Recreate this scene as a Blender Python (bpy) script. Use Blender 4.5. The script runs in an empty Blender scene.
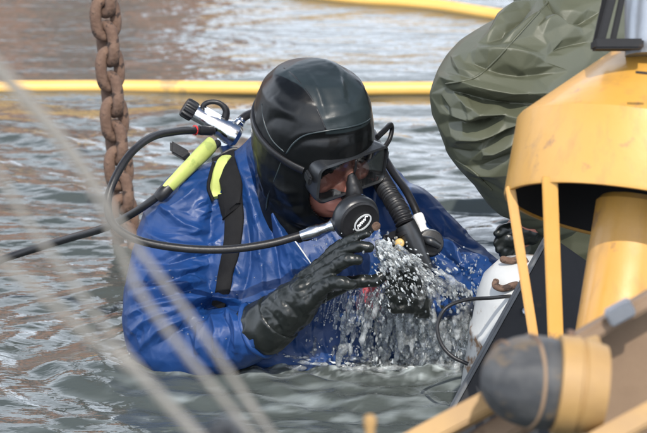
import bpy, bmesh, math, random
import numpy as np
from mathutils import Vector, Matrix, noise
from mathutils.bvhtree import BVHTree

random.seed(7); rng = np.random.default_rng(7)
SC = bpy.context.scene
R = math.radians

# ------------------------------------------------------------------ camera
PITCH = R(15.0); FPX = 3768.0; CAM = np.array([0.0, -7.0, 2.153])
cam_d = bpy.data.cameras.new('camera'); cam = bpy.data.objects.new('camera', cam_d)
SC.collection.objects.link(cam); SC.camera = cam
cam.location = CAM; cam.rotation_euler = (R(90) - PITCH, 0, 0)
cam_d.sensor_width = 36; cam_d.sensor_fit = 'HORIZONTAL'; cam_d.lens = 36 * FPX / 647
cam_d.clip_start = 0.1; cam_d.clip_end = 2000
cam_d.dof.use_dof = True; cam_d.dof.focus_distance = 7.05; cam_d.dof.aperture_fstop = 8.5
# ------------------------------------------------------------------ sky and sun
SUN_EL, SUN_DIR = R(46), Vector((0.12, -1.0, 0)).normalized()
world = bpy.data.worlds.new('World'); SC.world = world; world.use_nodes = True
wn = world.node_tree; bg = wn.nodes['Background']
sky = wn.nodes.new('ShaderNodeTexSky'); sky.sky_type = 'NISHITA'; sky.sun_disc = False
sky.sun_elevation = SUN_EL; sky.sun_rotation = math.atan2(SUN_DIR.x, SUN_DIR.y)
sky.dust_density = 2.0; sky.air_density = 1.0; sky.ozone_density = 1.0
# broken white cloud added out of view, dense low down and clear overhead
wt = wn.nodes.new('ShaderNodeTexCoord'); wmap = wn.nodes.new('ShaderNodeMapping'); wmap.inputs['Scale'].default_value = (1, 1, 2.6)
wno = wn.nodes.new('ShaderNodeTexNoise'); wno.inputs['Scale'].default_value = 4.2; wno.inputs['Detail'].default_value = 9; wno.inputs['Roughness'].default_value = .58
wr = wn.nodes.new('ShaderNodeMapRange')      # cover shaped for light: bright low sky for the water, dark zenith
wsep = wn.nodes.new('ShaderNodeSeparateXYZ'); wn.links.new(wt.outputs['Generated'], wsep.inputs[0])
wsq = wn.nodes.new('ShaderNodeMath'); wsq.operation = 'MULTIPLY'; wn.links.new(wsep.outputs[2], wsq.inputs[0]); wn.links.new(wsep.outputs[2], wsq.inputs[1])
for k_, (m0, m1) in ((1, (.10, .76)), (2, (.36, .98))):
    q_ = wn.nodes.new('ShaderNodeMapRange'); q_.inputs[1].default_value = .0; q_.inputs[2].default_value = .75
    q_.inputs[3].default_value = m0; q_.inputs[4].default_value = m1; wn.links.new(wsq.outputs[0], q_.inputs[0]); wn.links.new(q_.outputs[0], wr.inputs[k_])
wmx = wn.nodes.new('ShaderNodeMix'); wmx.data_type = 'RGBA'; wmx.inputs[7].default_value = (16.0, 17.6, 20.0, 1)
wn.links.new(wt.outputs['Generated'], wmap.inputs[0]); wn.links.new(wmap.outputs[0], wno.inputs['Vector']); wn.links.new(wno.outputs[0], wr.inputs[0])
wn.links.new(wr.outputs[0], wmx.inputs[0]); wn.links.new(sky.outputs[0], wmx.inputs[6])
wn.links.new(wmx.outputs[2], bg.inputs[0]); bg.inputs[1].default_value = 0.148
sun_d = bpy.data.lights.new('sun', 'SUN'); sun_d.energy = 4.4; sun_d.angle = R(0.5); sun_d.color = (1, .95, .87)
sun = bpy.data.objects.new('sun', sun_d); SC.collection.objects.link(sun)
sv = Vector((SUN_DIR.x * math.cos(SUN_EL), SUN_DIR.y * math.cos(SUN_EL), math.sin(SUN_EL)))
sun.rotation_euler = sv.to_track_quat('Z', 'Y').to_euler(); sun.location = sv * 20
SC.view_settings.view_transform = 'Standard'; SC.view_settings.look = 'None'
SC.view_settings.exposure = 0.12; SC.view_settings.gamma = 1.0
SC.render.engine = 'CYCLES'; SC.cycles.use_denoising = True
SC.cycles.max_bounces = 10; SC.cycles.transmission_bounces = 8; SC.cycles.transparent_max_bounces = 12
SC.cycles.caustics_refractive = False; SC.cycles.caustics_reflective = False
SC.cycles.sample_clamp_indirect = 6

# ------------------------------------------------------------------ pixel helpers (photo pixels, 647 x 433)
FW = np.array([0, math.cos(PITCH), -math.sin(PITCH)]); UP = np.array([0, math.sin(PITCH), math.cos(PITCH)])
def ray(px, py):
    d = FW + np.array([1., 0, 0]) * (px - 323.5) / FPX + UP * (216.5 - py) / FPX
    return d / np.linalg.norm(d)
def P(px, py, Y):                       # the point of that pixel's ray on the vertical plane y = Y
    d = ray(px, py); return CAM + d * ((Y - CAM[1]) / d[1])
def W(px, py, z=0.0):                   # the point of that pixel's ray on the level z
    d = ray(px, py); return CAM + d * ((z - CAM[2]) / d[2])
def S(Y): return (Y - CAM[1]) / math.cos(PITCH) / FPX      # metres per pixel at Y
def pix(v):
    q = v - CAM; z = q @ FW
    return np.stack([323.5 + q[:, 0] / z * FPX, 216.5 - (q @ UP) / z * FPX], 1)

# ------------------------------------------------------------------ materials
def mat(name, col, rough=.5, metal=0., col2=None, nscale=12., ncon=.5, bump=0., bscale=60., coat=0., spec=.5,
        col3=None, n3=4., c3=.6, detail=6., bdist=.004, rvar=0., crease=0., cscale=(10, 10, 10), streak=0.):
    m = bpy.data.materials.new(name); m.use_nodes = True; t = m.node_tree; L = t.links.new
    b = t.nodes['Principled BSDF']
    b.inputs['Base Color'].default_value = (*col, 1); b.inputs['Roughness'].default_value = rough
    b.inputs['Metallic'].default_value = metal; b.inputs['Specular IOR Level'].default_value = spec
    b.inputs['Coat Weight'].default_value = coat; b.inputs['Coat Roughness'].default_value = .12
    tc = t.nodes.new('ShaderNodeTexCoord')
    def nz(s, d=detail):
        n = t.nodes.new('ShaderNodeTexNoise'); n.inputs['Scale'].default_value = s; n.inputs['Detail'].default_value = d
        n.inputs['Roughness'].default_value = .6; L(tc.outputs['Object'], n.inputs['Vector']); return n
    def mix(fac_from, lo, hi, A, B):
        r = t.nodes.new('ShaderNodeMapRange'); r.inputs[1].default_value = lo; r.inputs[2].default_value = hi
        L(fac_from, r.inputs[0]); x = t.nodes.new('ShaderNodeMix'); x.data_type = 'RGBA'
        L(r.outputs[0], x.inputs[0])
        if isinstance(A, tuple): x.inputs[6].default_value = (*A, 1)
        else: L(A, x.inputs[6])
        x.inputs[7].default_value = (*B, 1); return x.outputs[2]
    out = None
    if col2 is not None:
        out = mix(nz(nscale).outputs[0], .5 - .5 * (1 - ncon) - .02, .5 + .5 * (1 - ncon) + .02, col, col2)
    if col3 is not None:
        out = mix(nz(n3, 9).outputs[0], c3, c3 + .06, out if out is not None else col, col3)
    if out is not None: L(out, b.inputs['Base Color'])
    if streak:
        mp = t.nodes.new('ShaderNodeMapping'); mp.inputs['Scale'].default_value = (34, 34, 3.2); L(tc.outputs['Object'], mp.inputs[0]); sn = nz(1., 5); L(mp.outputs[0], sn.inputs['Vector'])
        out = mix(sn.outputs[0], .52, .52 + .5 / streak, out if out is not None else col, (.2, .115, .055))
        L(out, b.inputs['Base Color'])
    if rvar:
        r = t.nodes.new('ShaderNodeMapRange'); r.inputs[1].default_value = .35; r.inputs[2].default_value = .65
        r.inputs[3].default_value = max(0.02, rough - rvar); r.inputs[4].default_value = min(1, rough + rvar)
        L(nz(nscale * 1.7).outputs[0], r.inputs[0]); L(r.outputs[0], b.inputs['Roughness'])
    if bump:
        bp = t.nodes.new('ShaderNodeBump'); bp.inputs['Strength'].default_value = bump; bp.inputs['Distance'].default_value = bdist
        L(nz(bscale, 8).outputs[0], bp.inputs['Height']); L(bp.outputs[0], b.inputs['Normal'])
        if crease:      # crumpled cloth
            mp = t.nodes.new('ShaderNodeMapping'); mp.inputs['Scale'].default_value = cscale; L(tc.outputs['Object'], mp.inputs[0])
            rn = t.nodes.new('ShaderNodeTexNoise'); rn.noise_type = 'RIDGED_MULTIFRACTAL'; rn.inputs['Scale'].default_value = 1.; rn.inputs['Detail'].default_value = 3; rn.inputs['Distortion'].default_value = .5
            L(mp.outputs[0], rn.inputs['Vector']); b2 = t.nodes.new('ShaderNodeBump'); b2.inputs['Strength'].default_value = 1.; b2.inputs['Distance'].default_value = crease
            L(rn.outputs[0], b2.inputs['Height']); L(b2.outputs[0], bp.inputs['Normal'])
    return m
M = {}
M['blue'] = mat('blue_nylon', (.005, .028, .105), .47, col2=(.008, .042, .16), nscale=9, ncon=.6, bump=.3, bscale=90, bdist=.002, rvar=.12, spec=.4, crease=.003, cscale=(13, 13, 24))
M['olive'] = mat('olive_oilskin', (.056, .06, .037), .52, col2=(.072, .076, .048), nscale=7, ncon=.5, bump=.2, bscale=160, bdist=.0015, crease=.003, cscale=(6, 6, 9))
M['neoprene'] = mat('black_neoprene', (.004, .0045, .005), .26, col2=(.008, .009, .01), nscale=20, bump=.12, bscale=700, bdist=.0008, spec=.45)
M['neoprene_top'] = mat('worn_neoprene', (.012, .019, .022), .36, col2=(.026, .037, .041), nscale=14, bump=.12, bscale=700, bdist=.0008)
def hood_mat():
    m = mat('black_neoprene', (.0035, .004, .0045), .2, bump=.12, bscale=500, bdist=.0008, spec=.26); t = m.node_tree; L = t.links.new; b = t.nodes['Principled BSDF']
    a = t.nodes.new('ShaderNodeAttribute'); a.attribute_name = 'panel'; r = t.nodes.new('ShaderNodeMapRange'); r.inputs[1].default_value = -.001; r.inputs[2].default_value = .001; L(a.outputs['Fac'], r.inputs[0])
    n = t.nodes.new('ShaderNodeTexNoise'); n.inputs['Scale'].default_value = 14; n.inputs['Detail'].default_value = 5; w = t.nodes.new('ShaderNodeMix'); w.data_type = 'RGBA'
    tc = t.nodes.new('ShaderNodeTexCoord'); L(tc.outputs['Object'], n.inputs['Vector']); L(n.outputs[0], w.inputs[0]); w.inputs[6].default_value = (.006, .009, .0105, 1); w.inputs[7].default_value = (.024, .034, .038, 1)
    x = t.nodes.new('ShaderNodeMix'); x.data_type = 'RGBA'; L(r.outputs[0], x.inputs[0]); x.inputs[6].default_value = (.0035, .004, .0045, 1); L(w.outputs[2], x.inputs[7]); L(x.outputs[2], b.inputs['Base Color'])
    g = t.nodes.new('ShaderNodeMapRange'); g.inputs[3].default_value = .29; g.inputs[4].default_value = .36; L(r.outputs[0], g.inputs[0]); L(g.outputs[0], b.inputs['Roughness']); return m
M['hood'] = hood_mat()
M['glove'] = mat('black_rubber_glove', (.006, .0075, .007), .32, col2=(.012, .0145, .0135), nscale=18, bump=.25, bscale=120, bdist=.002, spec=.4)
M['rubber'] = mat('black_rubber', (.008, .008, .009), .4, col2=(.015, .015, .017), nscale=30, spec=.35, bump=.1, bscale=200)
M['maskblack'] = mat('mask_plastic', (.012, .013, .015), .34, col2=(.018, .02, .023), nscale=20, bump=.1, bscale=150)
M['web'] = mat('black_webbing', (.007, .007, .008), .8, col2=(.012, .012, .013), nscale=40, spec=.15, bump=.4, bscale=350, bdist=.001)
M['lime'] = mat('lime_rubber', (.36, .42, .1), .55, col2=(.44, .49, .16), nscale=25, col3=(.3, .36, .1), n3=30, c3=.58, bump=.2, bscale=90)
M['chrome'] = mat('chromed_brass', (.72, .73, .74), .16, metal=1., col2=(.5, .51, .52), nscale=30, bump=.15, bscale=60, rvar=.08)
M['steelgrey'] = mat('grey_steel', (.33, .35, .38), .38, metal=.6, col2=(.22, .24, .27), nscale=10, bump=.1, bscale=80)
M['dulledge'] = mat('worn_dull_metal', (.1, .105, .11), .7, col2=(.05, .052, .055), nscale=14, ncon=.7, bump=.2, bscale=60)
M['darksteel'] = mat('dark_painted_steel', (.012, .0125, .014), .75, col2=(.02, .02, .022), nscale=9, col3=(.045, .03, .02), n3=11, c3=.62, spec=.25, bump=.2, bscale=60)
M['skin'] = mat('reddened_skin', (.56, .25, .19), .4, col2=(.48, .17, .13), nscale=25, bump=.15, bscale=260, bdist=.001)
M['yellow'] = mat('weathered_yellow_paint', (.46, .235, .04), .4, col2=(.51, .275, .06), nscale=5, col3=(.3, .16, .06), n3=14, c3=.615, streak=.85, bump=.12, bscale=60, coat=.15, rvar=.12)
M['yellowdirty'] = mat('dirty_yellow_paint', (.36, .215, .07), .6, col2=(.26, .155, .065), nscale=12, col3=(.15, .085, .04), n3=7, c3=.54, bump=.25, bscale=40)
M['rustplate'] = mat('brown_rusty_plate', (.17, .11, .068), .7, col2=(.23, .155, .095), nscale=9, col3=(.11, .065, .04), n3=9, c3=.56, bump=.3, bscale=40)
M['rust'] = mat('rusty_iron', (.085, .047, .031), .85, col2=(.16, .098, .068), nscale=45, ncon=.7, col3=(.04, .024, .018), n3=55, c3=.56, bump=.7, bscale=120, bdist=.004)
M['boom'] = mat('yellow_hose', (.62, .36, .08), .45, col2=(.68, .42, .12), nscale=6, col3=(.36, .24, .1), n3=9, c3=.57, bump=.1)
M['rope'] = mat('beige_rope', (.19, .18, .16), .9, col2=(.24, .225, .2), nscale=60, bump=.5, bscale=300, bdist=.002)
M['fender'] = mat('grey_rubber_float', (.028, .03, .033), .62, col2=(.06, .06, .06), nscale=22, ncon=.8, col3=(.1, .075, .05), n3=18, c3=.53, bump=.2, bscale=50)
M['whitepaint'] = mat('white_paint', (.4, .41, .41), .5, col2=(.52, .52, .51), nscale=8, col3=(.2, .12, .07), n3=17, c3=.58, bump=.15, bscale=60)
M['logo'] = mat('pale_grey_print', (.45, .47, .48), .4, bump=.05)
M['white'] = mat('white_print', (.7, .71, .72), .4, bump=.05)
M['amber'] = mat('amber_button', (.55, .36, .12), .4, col2=(.6, .42, .18), nscale=40)
M['redband'] = mat('red_band', (.5, .03, .03), .4, col2=(.4, .02, .02), nscale=40)
M['pink'] = mat('pink_red_tag', (.62, .12, .14), .5, col2=(.5, .09, .12), nscale=40)
M['brick'] = mat('red_brown_brick', (.44, .2, .11), .8, col2=(.38, .18, .11), nscale=1.5, col3=(.4, .24, .16), n3=.6, c3=.55, bump=.2, bscale=4)
M['quay'] = mat('grey_brown_stone', (.14, .115, .09), .85, col2=(.19, .16, .13), nscale=.8, col3=(.08, .07, .05), n3=.4, c3=.55, bump=.3, bscale=3)
M['eyewhite'] = mat('eye_white', (.7, .66, .62), .15, coat=.5)
M['iris'] = mat('iris', (.05, .04, .03), .1, coat=.5)
M['darkglass'] = mat('window_glass', (.03, .035, .04), .1)

def lens_mat():
    m = bpy.data.materials.new('mask_glass'); m.use_nodes = True; t = m.node_tree; t.nodes.clear(); L = t.links.new
    o = t.nodes.new('ShaderNodeOutputMaterial'); mx = t.nodes.new('ShaderNodeMixShader'); lw = t.nodes.new('ShaderNodeLayerWeight'); lw.inputs[0].default_value = .25; f = t.nodes.new('ShaderNodeMapRange'); f.inputs[3].default_value = .06; f.inputs[4].default_value = .6; L(lw.outputs['Facing'], f.inputs[0]); tr = t.nodes.new('ShaderNodeBsdfTransparent'); tr.inputs[0].default_value = (.8, .82, .82, 1)
    g = t.nodes.new('ShaderNodeBsdfGlossy'); g.inputs[1].default_value = .04
    L(f.outputs[0], mx.inputs[0]); L(tr.outputs[0], mx.inputs[1]); L(g.outputs[0], mx.inputs[2]); L(mx.outputs[0], o.inputs[0]); return m
M['lens'] = lens_mat()
def splash_mat(white):
    m = bpy.data.materials.new('splash_water'); m.use_nodes = True; t = m.node_tree; t.nodes.clear(); L = t.links.new
    o = t.nodes.new('ShaderNodeOutputMaterial'); mx = t.nodes.new('ShaderNodeMixShader')
    g = t.nodes.new('ShaderNodeBsdfGlass'); g.inputs['IOR'].default_value = 1.33; g.inputs['Roughness'].default_value = .02
    g.inputs['Color'].default_value = (.97, .985, .985, 1)
    p = t.nodes.new('ShaderNodeBsdfPrincipled'); p.inputs['Base Color'].default_value = (.72, .76, .78, 1)
    p.inputs['Roughness'].default_value = .25
    tc = t.nodes.new('ShaderNodeTexCoord'); n = t.nodes.new('ShaderNodeTexNoise'); n.inputs['Scale'].default_value = 55
    n.inputs['Detail'].default_value = 6; L(tc.outputs['Object'], n.inputs['Vector'])
    r = t.nodes.new('ShaderNodeMapRange'); r.inputs[1].default_value = .42; r.inputs[2].default_value = .7
    r.inputs[3].default_value = white * .3; r.inputs[4].default_value = min(1, white * 2.2)
    L(n.outputs[0], r.inputs[0]); L(r.outputs[0], mx.inputs[0])
    tr = t.nodes.new('ShaderNodeBsdfTransparent'); tr.inputs[0].default_value = (.97, .98, .98, 1); m2 = t.nodes.new('ShaderNodeMixShader'); m2.inputs[0].default_value = .42
    L(g.outputs[0], m2.inputs[1]); L(tr.outputs[0], m2.inputs[2])
    L(m2.outputs[0], mx.inputs[1]); L(p.outputs[0], mx.inputs[2]); L(mx.outputs[0], o.inputs[0]); return m
M['splash'] = splash_mat(.18); M['drop'] = splash_mat(.15); M['spray'] = splash_mat(.34)

# ------------------------------------------------------------------ mesh helpers
class MB:
    def __init__(s): s.v = []; s.f = []
    def add(s, v, f):
        o = len(s.v); s.v.extend([tuple(map(float, p)) for p in v]); s.f.extend([tuple(i + o for i in q) for q in f]); return s
    def loft(s, rings, cap=True):
        n = len(rings[0]); v = [p for r in rings for p in r]; f = []
        for i in range(len(rings) - 1):
            for j in range(n):
                k = (j + 1) % n; f.append((i * n + j, i * n + k, (i + 1) * n + k, (i + 1) * n + j))
        if cap:
            a = len(v); v.append(np.mean(rings[0], 0)); v.append(np.mean(rings[-1], 0)); b = (len(rings) - 1) * n
            for j in range(n):
                k = (j + 1) % n; f.append((k, j, a)); f.append((b + j, b + k, a + 1))
        return s.add(v, f)
    def tube(s, path, rad, n=12, sub=6, cap=True, flat=1.0, smooth=True, round_end=False):
        path = np.array(path, float); rad = np.array(rad, float) if np.ndim(rad) else np.full(len(path), float(rad))
        if smooth and len(path) > 2: path, rad = crom(path, rad, sub)
        if round_end:
            d0 = path[0] - path[1]; d0 /= np.linalg.norm(d0); d1 = path[-1] - path[-2]; d1 /= np.linalg.norm(d1)
            A = [(path[0] + d0 * rad[0] * q, rad[0] * math.sqrt(max(1 - q * q, .0025))) for q in (.97, .8, .45)]
            B = [(path[-1] + d1 * rad[-1] * q, rad[-1] * math.sqrt(max(1 - q * q, .0025))) for q in (.45, .8, .97)]
            path = np.vstack([[a[0] for a in A], path, [b[0] for b in B]]); rad = np.concatenate([[a[1] for a in A], rad, [b[1] for b in B]])
        fr = frames(path); rings = []
        for p, r, (a, b) in zip(path, rad, fr):
            rings.append([p + a * math.cos(t) * r + b * math.sin(t) * r * flat for t in np.linspace(0, 2 * math.pi, n, endpoint=False)])
        return s.loft(rings, cap)
    def box(s, c, ax, h, bev=0.0):
        c = np.array(c, float); ax = [np.array(a, float) / np.linalg.norm(a) for a in ax]
        bm = bmesh.new(); bmesh.ops.create_cube(bm, size=2)
        for v in bm.verts: v.co = Vector((v.co.x * h[0], v.co.y * h[1], v.co.z * h[2]))
        if bev: bmesh.ops.bevel(bm, geom=bm.edges[:], offset=bev, segments=2, affect='EDGES')
        bm.verts.index_update()
        s.add([c + ax[0] * v.co.x + ax[1] * v.co.y + ax[2] * v.co.z for v in bm.verts], [[v.index for v in f.verts] for f in bm.faces]); bm.free(); return s
    def lathe(s, prof, o, ax, n=32, ref=None, cap=True):
        ax = np.array(ax, float); ax /= np.linalg.norm(ax); a, b = perp(ax, ref)
        rings = [[np.array(o) + ax * h + (a * math.cos(t) + b * math.sin(t)) * max(r, 1e-4) for t in np.linspace(0, 2 * math.pi, n, endpoint=False)] for r, h in prof]
        return s.loft(rings, cap)
    def sphere(s, c, r, ax=None, n=10, m=7):
        c = np.array(c, float); r = np.array(r, float) * np.ones(3); v = []; f = []
        A = np.eye(3) if ax is None else np.array(ax)
        for i in range(m + 1):
            th = math.pi * i / m
            for j in range(n):
                ph = 2 * math.pi * j / n
                v.append(c + (np.array([math.sin(th) * math.cos(ph), math.sin(th) * math.sin(ph), math.cos(th)]) * r) @ A)
        for i in range(m):
            for j in range(n): f.append((i * n + j, i * n + n * 0 + (j + 1) % n, (i + 1) * n + (j + 1) % n, (i + 1) * n + j))
        return s.add(v, f)
    def mesh(s, name):
        m = bpy.data.meshes.new(name); m.from_pydata(s.v, [], s.f); m.validate(); 
        bm = bmesh.new(); bm.from_mesh(m); bmesh.ops.remove_doubles(bm, verts=bm.verts, dist=1e-6)
        bmesh.ops.recalc_face_normals(bm, faces=bm.faces); bm.to_mesh(m); bm.free(); return m
    def build(s, name, m, parent=None, smooth=40):
        return link(name, s.mesh(name), m, parent, smooth)
def crom(path, rad, sub):
    n = len(path); out = []; rr = []
    ext = np.vstack([2 * path[0] - path[1], path, 2 * path[-1] - path[-2]])
    er = np.concatenate([[rad[0]], rad, [rad[-1]]])
    for i in range(n - 1):
        p0, p1, p2, p3 = ext[i:i + 4]; r1, r2 = er[i + 1], er[i + 2]
        for k in range(sub):
            t = k / sub
            out.append(.5 * ((2 * p1) + (p2 - p0) * t + (2 * p0 - 5 * p1 + 4 * p2 - p3) * t * t + (3 * p1 - p0 - 3 * p2 + p3) * t ** 3))
            q = t * t * (3 - 2 * t); rr.append(r1 * (1 - q) + r2 * q)
    out.append(path[-1]); rr.append(rad[-1]); return np.array(out), np.array(rr)
def perp(d, ref=None):
    ref = np.array(ref if ref is not None else ([0, 0, 1.] if abs(d[2]) < .9 else [1., 0, 0]), float)
    a = ref - d * (ref @ d); a /= np.linalg.norm(a); return a, np.cross(d, a)
def frames(p):
    t = np.gradient(p, axis=0); t /= np.linalg.norm(t, axis=1)[:, None] + 1e-12
    a, b = perp(t[0]); out = []
    for d in t:
        a = a - d * (a @ d); a /= np.linalg.norm(a) + 1e-12; out.append((a, np.cross(d, a)))
    return out
def link(name, me, m=None, parent=None, smooth=40):
    o = bpy.data.objects.new(name, me); SC.collection.objects.link(o)
    if m is not None: me.materials.clear(); me.materials.append(M[m] if isinstance(m, str) else m)
    if smooth:
        for p in me.polygons: p.use_smooth = True
        if smooth < 180: me.set_sharp_from_angle(angle=R(smooth))
    if parent is not None:
        o.parent = parent
        o.matrix_parent_inverse = Matrix.Translation(-parent.location) @ Matrix.Identity(4) if parent.type == 'EMPTY' else Matrix.Identity(4)
    return o
def tag(o, label, cat, group=None, kind=None):
    if label: o['label'] = label
    if cat: o['category'] = cat
    if group: o['group'] = group
    if kind: o['kind'] = kind
    return o
def thing(name, loc, label, cat, group=None):
    o = bpy.data.objects.new(name, None); SC.collection.objects.link(o); o.location = Vector(loc); o.empty_display_size = .05
    return tag(o, label, cat, group)
def remesh(mb, voxel, smooth_it=6):
    me = mb.mesh('tmp'); o = bpy.data.objects.new('tmp', me); SC.collection.objects.link(o)
    a = o.modifiers.new('r', 'REMESH'); a.mode = 'VOXEL'; a.voxel_size = voxel
    if smooth_it:
        b = o.modifiers.new('s', 'SMOOTH'); b.iterations = smooth_it; b.factor = .5
    dg = bpy.context.evaluated_depsgraph_get(); r = bpy.data.meshes.new_from_object(o.evaluated_get(dg))
    bpy.data.objects.remove(o); bpy.data.meshes.remove(me); return r
def getv(me):
    v = np.empty(len(me.vertices) * 3); me.vertices.foreach_get('co', v); return v.reshape(-1, 3)
def getn(me):
    n = np.empty(len(me.vertices) * 3); me.vertex_normals.foreach_get('vector', n); return n.reshape(-1, 3)
def setv(me, v): me.vertices.foreach_set('co', v.ravel()); me.update()
def fbm(v, s, oct=2, off=0.):
    return np.array([noise.fractal(Vector(p) * s + Vector((off, off * 1.3, off * .7)), 1.0, 2.0, oct) for p in v])
def ridg(v, s, off=0., warp=.0):
    n = np.array([noise.noise(Vector(p) + Vector((off, -off, off))) for p in v * s])
    return 1 - np.abs(n) * 2.4
def strokes(me, lst, facing=.05):
    """raise or sink fold lines in a cloth; a line is given by where it runs on the cloth"""
    v = getv(me); n = getn(me); q = pix(v); view = v - CAM; view /= np.linalg.norm(view, axis=1)[:, None]
    face = np.clip((-(view * n).sum(1) - facing) / .25, 0, 1); d = np.zeros(len(v))
    for pts, amp, w in lst:
        pts = np.array(pts, float)
        if len(pts) > 2: pts = crom(pts, np.ones(len(pts)), 5)[0]
        seg = np.linalg.norm(np.diff(pts, axis=0), axis=1); cum = np.concatenate([[0], np.cumsum(seg)]); tot = cum[-1]
        best = np.full(len(v), 1e9); bt = np.zeros(len(v))
        for i in range(len(pts) - 1):
            a = pts[i]; e = pts[i + 1] - a; t = np.clip(((q - a) @ e) / (e @ e), 0, 1)
            dd = np.linalg.norm(q - a - t[:, None] * e, axis=1); k = dd < best; best[k] = dd[k]; bt[k] = (cum[i] + t[k] * seg[i]) / tot
        taper = np.clip(np.sin(np.pi * np.clip(bt, .02, .98)), 0, 1) ** .6
        d += amp * np.exp(-(best / (w * .95)) ** 1.35) * taper
    setv(me, v + n * (d * face)[:, None])
def facet(me, faces, sub=2, it=3):
    """crisp cloth: few large flat facets, then softened edges"""
    o = bpy.data.objects.new('tmp', me); SC.collection.objects.link(o)
    a = o.modifiers.new('d', 'DECIMATE'); a.ratio = faces / (2 * len(me.polygons))
    b = o.modifiers.new('u', 'SUBSURF'); b.subdivision_type = 'SIMPLE'; b.levels = sub; b.render_levels = sub
    c = o.modifiers.new('s', 'SMOOTH'); c.iterations = it; c.factor = .5
    dg = bpy.context.evaluated_depsgraph_get(); r = bpy.data.meshes.new_from_object(o.evaluated_get(dg))
    bpy.data.objects.remove(o); return r
def bvh_of(me):
    return BVHTree.FromPolygons([p.co[:] for p in me.vertices], [p.vertices[:] for p in me.polygons])
def cast(bv, px, py):
    loc, nn, i, d = bv.ray_cast(Vector(CAM), Vector(ray(px, py)))
    return (np.array(loc), np.array(nn)) if loc else (None, None)
def onto(bv, pts, lift=.0, Y=None):
    out = []; nn = []
    for p in pts:
        l, n = cast(bv, *p)
        if l is None: continue
        out.append(l + n * lift); nn.append(n)
    return np.array(out), np.array(nn)
def ribbon(mb, pts, nrm, width, thick):
    """a strap of that width lying along the points"""
    pts, _ = crom(pts, np.ones(len(pts)), 4); nrm, _ = crom(nrm, np.ones(len(nrm)), 4); w = np.broadcast_to(width, (len(pts),))
    t = np.gradient(pts, axis=0); t /= np.linalg.norm(t, axis=1)[:, None]; rings = []
    for p, n, d, ww in zip(pts, nrm, t, w):
        n = n - d * (n @ d); n /= np.linalg.norm(n); b = np.cross(d, n)
        rings.append([p + b * ww * .5 * x + n * thick * z for x, z in ((-1, -.6), (-1, .2), (-.9, .5), (0, .6), (.9, .5), (1, .2), (1, -.6))])
    return mb.loft(rings)

# ================================================================== WATER
def grid_axis(lo, hi, step, far, g=1.12):
    c = list(np.arange(lo, hi, step)); a = lo; s = step; left = []
    while a > -far: s *= g; a -= s; left.append(a)
    b = c[-1]; s = step; right = []
    while b < far: s *= g; b += s; right.append(b)
    return np.array(left[::-1] + c + right)
def wave_h(X, Y, step):
    r = np.random.default_rng(21); h = np.zeros_like(X)
    wx = .05 * np.sin(X * 3.1 + 1.7 * Y) + .05 * np.sin(Y * 4.3 - 2.1 * X + 1.); wy = .05 * np.sin(X * 2.7 - 3.3 * Y + .6) + .04 * np.sin(5.1 * X + 2.2 * Y)
    for i in range(54):
        lam = .045 * (13 ** (i / 53.)); k = 2 * np.pi / lam; th = r.normal(R(86), R(25)); ph = r.uniform(0, 6.28)
        amp = .005 * lam ** .88 * r.uniform(.5, 1.4)
        att = np.clip((lam / np.maximum(step, 1e-4) - 4) / 4, 0, 1)
        h += amp * att * np.sin(k * ((X + wx) * np.cos(th) + (Y + wy) * np.sin(th)) + ph)
    return h * (0.75 + .45 * np.sin(X * 1.9 + .8 * Y) * np.sin(Y * 1.3 + .4))
ax_ = grid_axis(-.95, .95, .0068, 420); ay_ = grid_axis(-1.25, 1.9, .0075, 420)
X, Y = np.meshgrid(ax_, ay_)
stp = np.maximum(np.gradient(ax_)[None, :] + 0 * Y, np.gradient(ay_)[:, None] + 0 * X)
Z = wave_h(X, Y, stp)
def ringwave(px, py, lam, amp, dec, r0=.0):
    c = W(px, py); r = np.hypot(X - c[0], (Y - c[1])); return amp * np.cos((r - r0) * 2 * np.pi / lam) * np.exp(-np.maximum(r - r0, 0) / dec) * np.clip(r / (r0 + .02), 0, 1)
Z += ringwave(190, 352, .085, .004, .3, .12) + ringwave(380, 360, .07, .0045, .3, .12)
c = W(92, 366); rr = np.hypot((X - c[0]) / 1.0, (Y - c[1]) / 1.6); Z += .012 * np.exp(-(rr / .085) ** 2) - .006 * np.exp(-((rr - .13) / .04) ** 2)
c = W(330, 405); rr = np.hypot((X - c[0]) / .42, (Y - c[1]) / .3)      # the diver has stirred up the water in front of him
rs = np.random.default_rng(5); chop = np.zeros_like(X)
for i in range(26):
    lam = .035 * (5 ** (i / 25.)); th = rs.uniform(0, np.pi); k = 2 * np.pi / lam
    chop += .0048 * lam * rs.uniform(.6, 1.4) * np.sin(k * ((X + .02 * np.sin(9 * Y + i)) * np.cos(th) + (Y + .02 * np.sin(8 * X - i)) * np.sin(th)) + rs.uniform(0, 6.28))
Z += (chop * .4 + Z * .05) * np.exp(-rr ** 2); glint_mask = np.exp(-(rr * .9) ** 2)
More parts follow.
